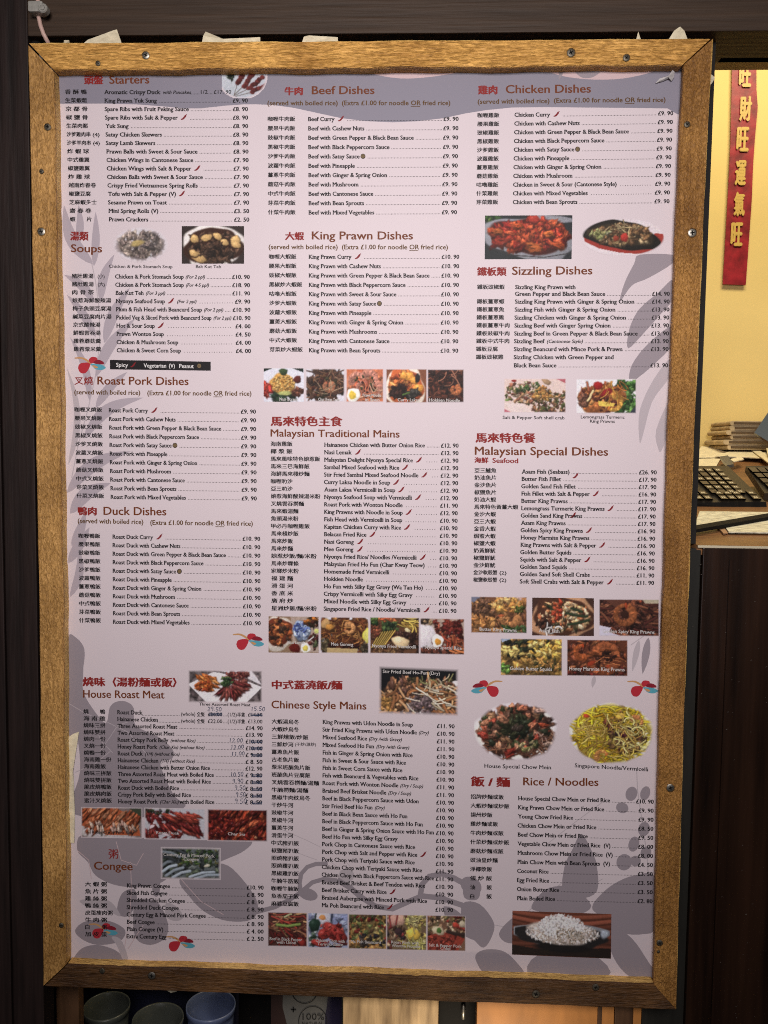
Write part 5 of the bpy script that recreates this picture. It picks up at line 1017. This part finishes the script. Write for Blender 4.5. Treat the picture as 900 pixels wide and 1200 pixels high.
# roast strip
p = Pic(72, 37, 15); p.fill((.40, .34, .33)); p.ell(30, 30, 34, 12, (.62, .58, .58), .1, .1, .1); p.poly([(0, 4), (40, 0), (66, 14), (70, 34), (30, 33), (0, 22)], (.58, .25, .12))
p.slices((0, 1, 68, 26, 0), 70, 8, 2.0, [(.60, .27, .14), (.66, .34, .19), (.50, .20, .10), (.70, .42, .27)], -.95, .18, .35)
p.slices((8, 19, 66, 30, 0), 24, 4, 1.6, [(.68, .55, .48), (.60, .46, .40), (.76, .66, .60)], 1.3, .05, .2)
p.poly([(55, 0), (72, 0), (72, 12)], (.18, .20, .14)); p.vign(1.6); p.build(rect(95, 945.6, 166.7, 981.6, 1.0), 'crispy roast pork belly slices', [('Roast Crispy Pork Belly', 108, 975, 157, 976, 3.4, M_BLACK)])
p = Pic(72, 37, 16); p.fill((.60, .58, .60), .02); p.mess((0, 5, 58, 36, 0), 46, 3, 6, [(.40, .09, .09), (.30, .06, .07), (.50, .16, .13)], .35, .25); p.mess((0, 0, 30, 6, 0), 14, 1.6, 3, [(.22, .26, .16), (.42, .34, .40), (.15, .17, .12)], .6, .05)
p.slices((22, 9, 66, 32, 0), 44, 7.5, 1.9, [(.44, .12, .10), (.36, .08, .08), (.54, .19, .15)], .75, .2, .6)
p.slices((26, 8, 62, 16, 0), 9, 8, 2, [(.54, .18, .13)], .25, .2, .5); p.ell(9, 22, 3.4, 2, (.74, .66, .68), -.5, .2); p.ell(26, 31, 4, 1.4, (.70, .60, .62), .3, .2); p.ell(12, 18, 2, 1, (.8, .7, .7)); p.vign(2); p.build(rect(169, 946.4, 240.8, 983.4, 1.2), 'dark red sliced roast duck on a white plate', [('Roast Duck', 183, 975.6, 210, 976.4, 3.2, M_WHITE)])
p = Pic(71, 38, 17); p.fill((.26, .08, .06)); p.mess((0, 0, 71, 38, 0), 80, 2.6, 5.5, [(.50, .13, .08), (.38, .08, .06), (.60, .22, .11), (.20, .05, .05)], .45, .25)
p.slices((16, 0, 70, 26, 0), 50, 7, 2.1, [(.56, .17, .09), (.46, .12, .07), (.64, .27, .15), (.34, .08, .06)], -.9, .25, .5)
p.mess((2, 8, 30, 34, 0), 18, 2.6, 4.6, [(.46, .11, .08), (.30, .06, .06)], .5, .3); p.ell(57, 33, 2, 1.6, (.60, .40, .26)); p.vign(2); p.build(rect(242.8, 947.7, 313.6, 985.6, 1.0), 'glossy red barbecued pork pieces', [('Char Siu', 267, 977, 287, 977.6, 3.4, M_WHITE)])
p = Pic(70, 39, 18); p.fill((.30, .32, .32)); p.mess((0, 0, 70, 39, 0), 46, 3, 6.5, [(.20, .23, .20), (.36, .38, .36), (.14, .15, .15), (.28, .31, .24)], .5, .1); p.mess((20, 2, 66, 22, 0), 34, 1.8, 3.6, [(.16, .24, .11), (.24, .32, .14), (.36, .34, .20)], .4, .1)
for x0, y0, x1, y1, c in [(2, 30, 18, 22, .62), (6, 35, 26, 25, .50), (0, 24, 14, 17, .40), (14, 37, 34, 29, .58), (2, 6, 22, 12, .42), (8, 1, 30, 9, .22), (0, 12, 16, 16, .18), (34, 36, 62, 30, .60), (40, 38, 68, 33, .52)]: p.line([(x0, y0), ((x0 + x1) / 2, (y0 + y1) / 2 - 2), (x1, y1)], 4, (c * .92, c * .98, c * 1.04))
p.ell(54, 22, 4, 2, (.66, .62, .54), -.3); p.vign(3); p.build(rect(188.4, 992.4, 258.7, 1030, 1.2), 'grey century egg slices with green herbs', [('Century Egg & Minced Pork', 191.5, 1001, 251.5, 1003.2, 3.6, M_WHITE), ('Congee', 215, 1006.6, 233, 1007.2, 3.6, M_WHITE)])
# bottom row
p = Pic(47, 41, 19); p.fill((.24, .13, .11)); p.mess((0, 0, 47, 41, 0), 30, 3, 6, [(.32, .13, .11), (.24, .11, .09), (.44, .20, .14)], .4); p.nood((0, 0, 47, 24, 0), 44, 15, 1.9, [(.58, .36, .24), (.46, .25, .18), (.66, .48, .30), (.30, .14, .11)], .3, .15); p.nood((2, 18, 44, 38, 0), 34, 13, 2.4, [(.50, .13, .11), (.38, .10, .09), (.28, .11, .10)], .2, .9); p.nood((4, 2, 44, 14, 0), 7, 14, 2, [(.62, .20, .16)], .2, .2)
p.line([(11, 15), (24, 16.5), (38, 14)], 3.6, (.40, .48, .20)); p.line([(20, 6), (28, 2)], 2.4, (.60, .58, .40)); p.ell(40, 35, 4, 6, (.50, .12, .10), -.6, .4); p.vign(1.2); p.build(rect(313.7, 1068.7, 360, 1108.8, .8), 'red stir fry with green chilli strips', [('Beef in Black Pepper', 316, 1099.8, 354, 1101.2, 3.6, M_WHITE), ('with Udon', 324, 1104, 347, 1104.8, 3.4, M_WHITE)])
p = Pic(48, 42, 20); p.fill((.46, .48, .58), .03); p.mess((0, 0, 48, 20, 0), 12, 5, 9, [(.50, .52, .62), (.38, .40, .52)], .6, 0, .2); p.ell(18, 6.5, 11, 8, (.64, .62, .66), 0, .2, .15); p.ell(17.5, 5.5, 4.2, 3.4, (.72, .44, .22), 0, .35); p.ell(8, 15, 7, 8.5, (.10, .17, .13), 0, .5, .2, .1, .1); p.line([(9, 8), (10, 1)], 1.5, (.12, .18, .15)); p.line([(28, 9), (29, 1)], 2, (.16, .18, .26)); p.mess((2, 22, 12, 38, 1), 9, 2.5, 4.5, [(.56, .58, .58), (.30, .36, .30), (.14, .20, .15)], .5)
for x, y, a, b, r in [(30, 20, 14, 7, .5), (36, 25, 13, 6, .6), (20, 25, 9, 6, -.3), (14, 36, 11, 4, .1), (34, 31, 9, 4, .2)]: p.ell(x + .6, y + 1, a, b, (.16, .05, .05), r, 0, .2); p.ell(x, y, a, b, (.54, .14, .12), r, .5, .2, .1, .14)
p.mess((16, 14, 44, 36, 0), 18, 1.8, 3.6, [(.42, .10, .09), (.62, .22, .18)], .5, .2); p.mess((26, 34, 46, 42, 0), 8, 2, 3.6, [(.14, .12, .14), (.30, .12, .12)], .5); p.vign(1.2); p.build(rect(360.6, 1069.4, 408, 1110.4, 1.0), 'red glazed chicken with a fried egg on a blue plate', [('Chicken Chop with', 370, 1101.8, 404, 1103, 3.5, M_WHITE), ('Teriyaki Sauce', 372, 1106, 402, 1107, 3.4, M_WHITE)])
p = Pic(46, 42, 21); p.fill((.36, .28, .16)); p.mess((0, 0, 46, 42, 0), 92, 2.2, 4.6, [(.58, .48, .24), (.48, .34, .16), (.66, .56, .32), (.26, .18, .12), (.34, .36, .18)], .75, .1); p.mess((0, 0, 46, 30, 0), 18, 1.4, 3, [(.44, .12, .10), (.22, .26, .13)], .6); p.mess((0, 30, 46, 41, 0), 10, 3.5, 5, [(.62, .46, .22), (.54, .36, .18)], .8); p.mess((14, 24, 46, 40, 0), 12, 2, 3.6, [(.13, .12, .15), (.2, .16, .14)], .6); p.vign(1); p.build(rect(408.4, 1071, 453, 1111.8, .8), 'tofu cubes in brown sauce', [('Ma Poh Beancurd', 411, 1103.2, 446, 1104.4, 3.4, M_WHITE)])
p = Pic(47, 42, 22); p.fill((.34, .26, .18)); p.mess((0, 0, 26, 40, 0), 34, 2.2, 4.4, [(.46, .16, .15), (.30, .20, .14), (.60, .48, .36), (.18, .15, .16)], .6); p.mess((24, 0, 47, 40, 0), 46, 1.8, 4, [(.66, .60, .30), (.58, .50, .22), (.44, .34, .20), (.70, .64, .42)], .6); p.ell(8, 7, 6.5, 8, (.66, .46, .40), .2, .35); p.ell(16, 6, 6, 7, (.68, .50, .42), -.2, .35); p.line([(3, 1), (5, 14)], 1.6, (.5, .14, .14)); p.line([(13, 0), (11, 12)], 1.6, (.48, .15, .14)); p.ell(14, 20, 5, 4, (.20, .13, .14)); p.ell(31, 23, 9, 7.5, (.76, .60, .18), 0, .4, .2, .08, .08)
p.nood((20, 28, 46, 41, 0), 24, 9, 1.4, [(.66, .62, .30), (.58, .50, .22)], .4); p.nood((26, 2, 46, 14, 0), 14, 9, 1.2, [(.68, .62, .36)], .5); p.vign(1); p.build(rect(453, 1071.6, 500, 1113, .8), 'noodles with chicken and a yellow yolk', [('Roast Pork with', 458.5, 1103.8, 491, 1105.2, 3.3, M_WHITE), ('Wonton Noodle', 459, 1108, 492, 1109.2, 3.3, M_WHITE)])
p = Pic(45, 42, 23); p.fill((.36, .24, .17)); p.mess((0, 0, 45, 24, 0), 54, 1.8, 4, [(.56, .42, .30), (.46, .14, .11), (.38, .32, .18), (.66, .54, .42), (.24, .17, .13)], .6); p.poly([(0, 25), (18, 19), (44, 27), (36, 42), (0, 41)], (.46, .15, .11), .08); p.mess((1, 25, 34, 41, 0), 22, 2, 4.2, [(.50, .17, .12), (.40, .12, .10)], .5, .15); p.ell(13, 18, 8.5, 5, (.66, .58, .46), .35, .3); p.ell(14, 18, 3, 3.6, (.22, .34, .13), 0, .4); p.ell(33, 11, 3.6, 3.4, (.62, .18, .13), 0, .4); p.ell(41, 10, 4, 4.6, (.60, .54, .44)); p.line([(24, 19), (44, 22)], 3.6, (.16, .11, .10)); p.vign(1); p.build(rect(500.4, 1072.4, 545.7, 1114, .8), 'red pork chop topped with chopped vegetables', [('Salt & Pepper Pork', 502.4, 1107.2, 541, 1109, 3.4, M_WHITE), ('Chop', 516, 1111, 528, 1111.6, 3.4, M_WHITE)])
# chicken dishes
p = Pic(103, 51, 24); p.fill((.16, .17, .18)); p.mess((0, 0, 16, 16, 0), 18, 2, 4, GRN, .6, .05); p.ell(52, 27, 56, 23, (.58, .57, .60), .12, .15, .06, .03); p.ell(52, 24, 48, 19, (.30, .10, .08), .12, .2, .1); p.ell(82, 4, 26, 4, (.56, .55, .58), .1, .1, .2)
p.mess((8, 7, 98, 41, 1), 44, 5, 8.5, [(.68, .18, .10), (.56, .12, .08), (.76, .26, .12), (.46, .09, .07)], .6, .14); p.mess((20, 4, 96, 38, 1), 40, 3.5, 6.5, [(.72, .20, .11), (.62, .14, .08), (.80, .30, .14)], .55, .22)
for x, y, r in ((14, 18, 7), (58, 38, 11), (76, 21, 6.5), (40, 12, 5.5), (88, 34, 8)): p.slices((x - r * .4, y - r * .25, x + r * .4, y + r * .25, 1), 3, r * .8, r * .45, [(.82, .36, .12), (.78, .28, .10)], .1, .22, .2)
p.ell(58, 4.5, 7, 5, (.74, .18, .12), 0, .4, .25, .08, .12); p.line([(2, 36), (30, 46), (70, 49), (102, 44)], 1.2, (.22, .20, .20), .2, 0); p.build([(568.4, 252.6), (670.8, 252.2), (669.8, 303.6), (568, 303.8)], 'plate of glossy red sweet and sour chicken')
p = Pic(98, 43, 25); p.fill((.875, .80, .81), .01); p.poly([(1, 20), (3, 27), (20, 35), (45, 40), (75, 42), (96, 40), (97, 20), (60, 16)], (.66, .18, .14)); p.poly([(86, 17), (96, 18), (97, 38), (80, 40)], (.68, .19, .15)); p.ell(46, 19.5, 45.5, 16.5, (.13, .11, .09), .13, .2, .06, .06); p.ell(46, 19, 39, 12.5, (.22, .17, .11), .13, .1, .1)
p.mess((14, 6, 82, 31, 1), 84, 2, 4.4, [(.54, .38, .22), (.64, .50, .32), (.44, .30, .19), (.72, .60, .42), (.50, .34, .20)], .6, .14); p.mess((10, 12, 34, 24, 1), 12, 2, 3.6, [(.70, .68, .40), (.58, .58, .30), (.76, .72, .52)], .6); p.ell(50, 22, 5, 5.5, (.76, .18, .14), .3, .4); p.ell(40, 23, 4, 3.4, (.62, .22, .14)); p.nood((24, 5, 60, 14, 0), 8, 9, 1.3, [(.80, .68, .46)], .3); p.oval(48.5, 21.5, 50, 22.5, .06); p.build([(683, 256.4), (779.5, 256.4), (778.6, 299), (682, 299)], 'black sizzling plate of chicken on a red board')
# soft shell crab, lemongrass prawns
p = Pic(73, 41, 26); p.fill((.84, .72, .68), .03); p.poly([(60, 0), (73, 0), (73, 6)], (.72, .32, .36)); p.poly([(0, 36), (10, 41), (0, 41)], (.74, .34, .40)); p.mess((2, 4, 50, 30, 1), 74, 1.5, 3.8, [(.60, .34, .24), (.46, .24, .18), (.70, .50, .34), (.36, .34, .16), (.76, .62, .50)], .5, .12); p.mess((34, 14, 73, 41, 0), 80, 1.5, 3.6, [(.56, .36, .24), (.42, .24, .18), (.34, .36, .16), (.72, .54, .34), (.26, .24, .12)], .45, .12); p.mess((34, 10, 58, 26, 1), 18, 1.8, 3.6, [(.82, .58, .26), (.76, .48, .20)], .6, .15); p.mess((14, 3, 40, 16, 0), 14, 1.4, 3, [(.24, .34, .14), (.70, .66, .52)], .6); p.ell(12, 3, 3, 1.6, (.60, .12, .10)); p.ell(4, 26, 3, 1.4, (.46, .56, .26)); p.ell(50, 4, 6, 3.4, (.66, .50, .36), .4); p.poly([(0, 29), (22, 30), (34, 41), (10, 41)], (.85, .75, .72), .02); p.vign(1.4)
p.build(rect(590.4, 443.4, 663.4, 483.6), 'chopped soft shell crab with spring onion', [('Salt & Pepper Soft shell crab', 589, 489, 661.6, 489.6, 3.6, M_BLACK)])
p = Pic(71, 41, 27); p.fill((.86, .83, .84), .02); p.mess((50, 0, 71, 40, 0), 34, 3, 6, [(.28, .48, .18), (.20, .38, .14), (.40, .60, .26), (.16, .28, .12)], .5, .08); p.ell(30, 24, 27, 18, (.66, .36, .16), 0, .2, .1); p.mess((4, 4, 56, 40, 1), 66, 2.2, 5, [(.72, .38, .16), (.58, .26, .12), (.82, .52, .24), (.40, .16, .10)], .55, .18); p.prawn(18, 26, 13, (.80, .42, .18), .6, 2.6, .4); p.prawn(44, 28, 11, (.84, .58, .20), -1.4, 3.4, .42)
p.mess((2, 18, 12, 34, 1), 6, 3, 4.5, [(.56, .34, .24), (.48, .28, .20)], .7); p.poly([(26, 26), (46, 29), (44, 33), (27, 32)], (.88, .72, .24)); p.line([(14, 26), (20, 14)], 3, (.90, .78, .54)); p.ell(26, 8, 6, 5, (.64, .09, .09), .3, .4); p.ell(36, 16, 8, 4, (.60, .09, .10), -.6, .4); p.nood((30, 2, 54, 20, 0), 18, 12, 1.2, [(.86, .58, .20), (.80, .44, .14)], .3, 1.2); p.line([(13, 4), (15, 14)], 2.4, (.70, .34, .20)); p.poly([(62, 41), (71, 32), (71, 41)], (.2, .22, .26)); p.vign(1.4)
p.build(rect(675, 444, 745.8, 484.6), 'orange prawns with chilli on green leaves', [('Lemongrass Turmeric', 680.6, 488.4, 732, 488.8, 3.6, M_BLACK), ('King Prawns', 691.4, 493.4, 720.6, 493.7, 3.6, M_BLACK)])
# special dishes
p = Pic(66, 44, 28); p.fill((.44, .26, .16)); p.poly([(0, 0), (14, 0), (0, 12)], (.40, .40, .48)); p.poly([(50, 0), (66, 0), (66, 18)], (.74, .58, .54)); p.mess((0, 4, 64, 42, 0), 60, 3, 6.5, [(.60, .38, .20), (.46, .27, .16), (.72, .48, .26), (.34, .20, .13)], .55, .15); p.mess((22, 1, 60, 18, 1), 30, 2.6, 5, [(.80, .56, .24), (.74, .46, .18), (.86, .66, .36)], .6, .15); p.mess((6, 3, 26, 22, 1), 16, 3, 6, [(.40, .26, .18), (.50, .32, .20)], .5); p.prawn(46, 24, 13, (.74, .46, .24), .2, 2.8, .42); p.mess((0, 24, 30, 36, 0), 12, 3.4, 6, [(.76, .50, .24), (.66, .40, .18)], .4); p.mess((50, 10, 62, 18, 0), 8, 1.4, 3, [(.24, .28, .10), (.34, .36, .14)], .6); p.mess((38, 35, 66, 44, 0), 14, 2.4, 4.5, [(.20, .30, .14), (.28, .38, .20)], .5, .05); p.vign(1.2)
p.build(rect(551.7, 698.7, 617.7, 741.6, .8), 'golden battered prawns', [('Butter King Prawns', 562, 737, 605.5, 738.6, 4.0, M_WHITE)])
p = Pic(72, 45, 29); p.fill((.24, .14, .11)); p.ell(36, 22, 38, 27, (.72, .50, .34), 0, .15, .06); p.ell(36, 22, 34, 23.5, (.28, .15, .10), 0, .15, .08); p.mess((6, 4, 66, 40, 1), 66, 2.2, 5, [(.80, .56, .36), (.70, .40, .22), (.86, .70, .50), (.60, .30, .16), (.26, .22, .13)], .45, .2); p.mess((34, 8, 68, 36, 1), 22, 2.4, 5, [(.88, .76, .58), (.84, .66, .42)], .4, .2)
for q in ([(40, 18), (64, 22)], [(42, 32), (66, 26)], [(46, 12), (58, 16)], [(20, 10), (26, 18)]): p.line(q, 3, (.15, .20, .12))
p.mess((24, 3, 34, 30, 0), 9, 2, 4, [(.70, .22, .12), (.78, .30, .16)], .6); p.mess((2, 24, 24, 38, 1), 10, 3, 5, [(.20, .12, .10), (.34, .18, .12)], .5); p.nood((8, 34, 34, 42, 0), 6, 8, 2, [(.80, .76, .74)], .8); p.build(rect(623.7, 700.3, 696, 744.6, .8), 'bowl of squid and vegetables in red sauce', [('Asam Fish', 631.5, 738.6, 655.5, 739.6, 4.2, M_WHITE)])
p = Pic(70, 44, 30); p.fill((.34, .18, .13), .05); p.mess((0, 0, 70, 44, 0), 60, 3.4, 7, [(.32, .15, .11), (.42, .21, .14), (.24, .11, .09), (.50, .27, .17)], .35, .2); p.nood((0, 6, 68, 40, 0), 34, 14, 2.6, [(.40, .19, .13), (.28, .12, .10), (.52, .28, .18)], .2, .2); p.mess((26, 2, 52, 32, 1), 16, 3, 6, [(.20, .10, .08), (.34, .17, .12)], .5); p.prawn(30, 18.5, 13.5, (.62, .31, .15), -1.0, 5.6, .42); p.ell(30, 18, 5, 5, (.20, .10, .07), 0, .2); p.prawn(44, 5, 6, (.60, .30, .18), 2.6, 3, .5); p.poly([(50, 0), (70, 0), (70, 5), (54, 5)], (.62, .56, .46)); p.poly([(0, 31), (14, 34), (12, 39), (26, 44), (0, 44)], (.72, .68, .74), .02); p.vign(1)
p.build(rect(702, 702, 772.5, 745.4, .4), 'large curled prawn in dark brown sauce', [('Golden Spicy King Prawns', 706, 739.4, 767, 740.8, 3.9, M_WHITE)])
p = Pic(73, 45, 31); p.fill((.40, .30, .14)); p.mess((0, 0, 73, 45, 0), 84, 3, 6, [(.66, .48, .20), (.54, .36, .16), (.76, .60, .30), (.34, .24, .12), (.46, .32, .15)], .6, .15); p.mess((8, 2, 60, 20, 0), 26, 3, 5.5, [(.13, .15, .10), (.20, .22, .12), (.10, .10, .09)], .5, .1); p.mess((34, 0, 73, 24, 0), 22, 3, 5.6, [(.84, .66, .24), (.78, .56, .18), (.86, .72, .38)], .65, .2); p.mess((2, 10, 26, 20, 0), 10, 3, 5, [(.84, .70, .34)], .5); p.mess((0, 31, 9, 42, 0), 5, 2, 4, [(.46, .64, .24), (.36, .54, .18)], .6); p.poly([(0, 0), (14, 0), (2, 5)], (.54, .58, .66)); p.mess((30, 20, 70, 42, 0), 16, 2, 4, [(.70, .48, .20), (.24, .22, .11)], .5); p.vign(1.2)
p.build(rect(586.3, 747.9, 659, 791.6, .8), 'golden fried squid with green leaves', [('Golden Butter Squids', 597.5, 783, 647, 784.2, 4.0, M_WHITE)])
p = Pic(72, 44, 32); p.fill((.34, .16, .10)); p.mess((0, 0, 72, 44, 0), 60, 3, 7, [(.48, .22, .12), (.38, .16, .10), (.56, .30, .16), (.26, .12, .08)], .4, .2); p.mess((0, 34, 72, 44, 0), 18, 2, 4, [(.22, .11, .08), (.40, .12, .09)], .5)
p.prawn(46, 20, 17, (.62, .30, .15), -2.6, 3.6, .36); p.prawn(44, 24, 20, (.56, .26, .13), .2, 2.4, .30); p.slices((28, 12, 54, 20, 0), 7, 8, 2.4, [(.60, .28, .13)], .1, .2, .2)
p.prawn(18, 15, 9.5, (.72, .32, .13), 1.2, 3.4, .5); p.nood((30, 20, 64, 30, 0), 14, 8, 1.2, [(.76, .42, .22), (.44, .18, .10)], .2, .1); p.mess((40, 14, 60, 26, 1), 8, 1.5, 3, [(.18, .09, .07)], .5); p.vign(1); p.build(rect(664.2, 749.2, 735.7, 792, .7), 'reddish brown glazed prawns', [('Honey Marmite King Prawns', 667, 783.4, 732, 784.6, 4.2, M_WHITE)])
# chow mein, singapore noodle, rice
p = Pic(98, 68, 33); p.fill((.80, .74, .77), .01); p.ell(49, 36, 48, 32, (.83, .79, .74), 0, .05, .2, .02); p.mess((4, 4, 92, 62, 1), 56, 5, 9, [(.34, .20, .15), (.46, .28, .20), (.26, .15, .12)], .6); p.nood((2, 40, 90, 66, 0), 60, 18, 1.6, [(.42, .24, .16), (.32, .17, .12), (.54, .33, .22)], .4, .5); p.nood((60, 30, 96, 56, 0), 26, 14, 1.6, [(.60, .42, .32), (.48, .30, .22), (.70, .52, .44)], .4, 1.0)
p.mess((6, 4, 90, 54, 1), 46, 3.5, 6.5, [(.66, .38, .26), (.74, .48, .34), (.58, .22, .15), (.20, .22, .12), (.50, .34, .22), (.14, .15, .10), (.62, .28, .18)], .6, .2); p.mess((26, 12, 66, 40, 1), 26, 4, 7, [(.12, .14, .09), (.20, .20, .12), (.34, .22, .16), (.16, .18, .11)], .6, .15)
for x, y, r, c in [(35, 19, 8, (.74, .46, .32)), (12, 23, 7, (.72, .44, .30)), (12, 38, 8, (.62, .20, .14)), (42, 58, 8, (.58, .17, .12)), (22, 40, 6, (.46, .28, .20)), (80, 26, 6.5, (.72, .26, .14)), (50, 30, 7, (.22, .17, .14)), (58, 6, 8, (.70, .36, .24)), (88, 48, 6, (.66, .52, .44)), (68, 26, 6, (.66, .36, .24)), (8, 10, 6, (.20, .27, .16)), (78, 10, 9, (.64, .48, .42))]: p.slices((x - r * .5, y - r * .3, x + r * .5, y + r * .3, 1), 3, r * .75, r * .38, [c], p.r.uniform(-.6, .6), .2, .3)
p.mess((54, 44, 72, 58, 1), 10, 1.6, 3.4, [(.40, .38, .20), (.62, .54, .36)], .6); p.oval(49, 34, 50, 35, .09, .025); p.build(rect(555.5, 823.2, 653.5, 891, 0), 'dark fried noodles heaped with vegetables and meat', [('House Special Chow Mein', 567.7, 897.4, 645.8, 899.2, 4.6, M_BLACK)])
p = Pic(99, 72, 34); p.fill((.82, .78, .72), .01); p.ell(49, 37, 48, 34, (.66, .56, .16), 0, .15, .15, .05); p.nood((3, 3, 96, 68, 1), 200, 20, 1.9, [(.84, .70, .06), (.74, .58, .04), (.92, .82, .20), (.60, .42, .04), (.88, .77, .10)], .5); p.mess((40, 12, 80, 48, 1), 22, 2.4, 5.4, [(.26, .13, .14), (.40, .19, .12), (.20, .12, .12), (.54, .36, .12)], .45, .12); p.mess((55, 36, 76, 60, 1), 12, 2, 5, [(.38, .10, .17), (.28, .09, .13)], .4, .1); p.nood((4, 30, 60, 68, 0), 50, 20, 1.4, [(.72, .56, .18), (.60, .42, .14), (.82, .68, .30)], .3, -.7)
p.prawn(78, 24, 9, (.78, .46, .22), -2.4, 2.6, .42); p.prawn(38, 64, 8, (.80, .50, .22), 2.6, 3, .45); p.mess((80, 36, 95, 58, 1), 9, 2, 4.4, [(.86, .78, .42), (.90, .86, .62), (.66, .60, .18)], .6); p.ell(20, 16, 4, 2.4, (.72, .22, .10), .3); p.ell(60, 16, 6, 4, (.86, .66, .20)); p.mess((46, 28, 92, 62, 1), 20, 2.4, 5, [(.40, .28, .14), (.30, .18, .12), (.52, .38, .18)], .5, .1); p.nood((50, 14, 94, 60, 1), 46, 18, 1.5, [(.80, .66, .26), (.68, .50, .20), (.86, .78, .44)], .6); p.oval(49.5, 36.5, 50, 36.5, .07, .02); p.build(rect(667, 823, 766, 894.5, .5), 'yellow curried vermicelli with prawns', [('Singapore Noodle/Vermicelli', 673.5, 896.8, 759.5, 901.6, 4.6, M_BLACK)])
p = Pic(116, 52, 35); p.fill((.32, .15, .10)); 
for k in range(9): p.line([(0, 1 + k * 6.2), (116, 2.5 + k * 6.2)], 5.2, np.array((.46, .22, .15)) * p.r.uniform(.6, 1.2) * (1 - .06 * k), .3, .2)
p.poly([(0, 40), (30, 44), (116, 40), (116, 52), (0, 52)], (.10, .07, .06)); p.ell(58, 26, 54, 14, (.44, .44, .46), .03, .2, .06); p.ell(58, 28, 53, 14, (.10, .09, .09), .03, .1, .08); p.ell(58, 40, 36, 8, (.07, .06, .06), .03, .1, .3); p.ell(108, 24, 6, 6, (.50, .52, .56), .5, .3, .5)
p.ell(58, 24, 40, 14, (.62, .56, .52), .03, .3, .15, .08); p.ell(56, 15, 22, 12, (.68, .64, .62), 0, .3, .25, .06); p.mess((16, 12, 102, 37, 1), 420, .6, 1.35, [(.72, .67, .65), (.62, .55, .50), (.80, .77, .76), (.54, .46, .40)], .55, .06, .3, .8); p.mess((30, 2, 84, 30, 1), 420, .6, 1.35, [(.80, .78, .79), (.70, .67, .67), (.86, .85, .86), (.62, .57, .55)], .55, .06, .3, .84); p.mess((48, 18, 84, 36, 1), 90, .6, 1.3, [(.58, .49, .41), (.66, .58, .50)], .5, .05)
p.build([(600.5, 1067.2), (716.5, 1071.2), (716, 1123.5), (600, 1118.7)], 'mound of white rice in a black bowl')
bpy.data.objects.remove(_to); bpy.data.curves.remove(_cu)
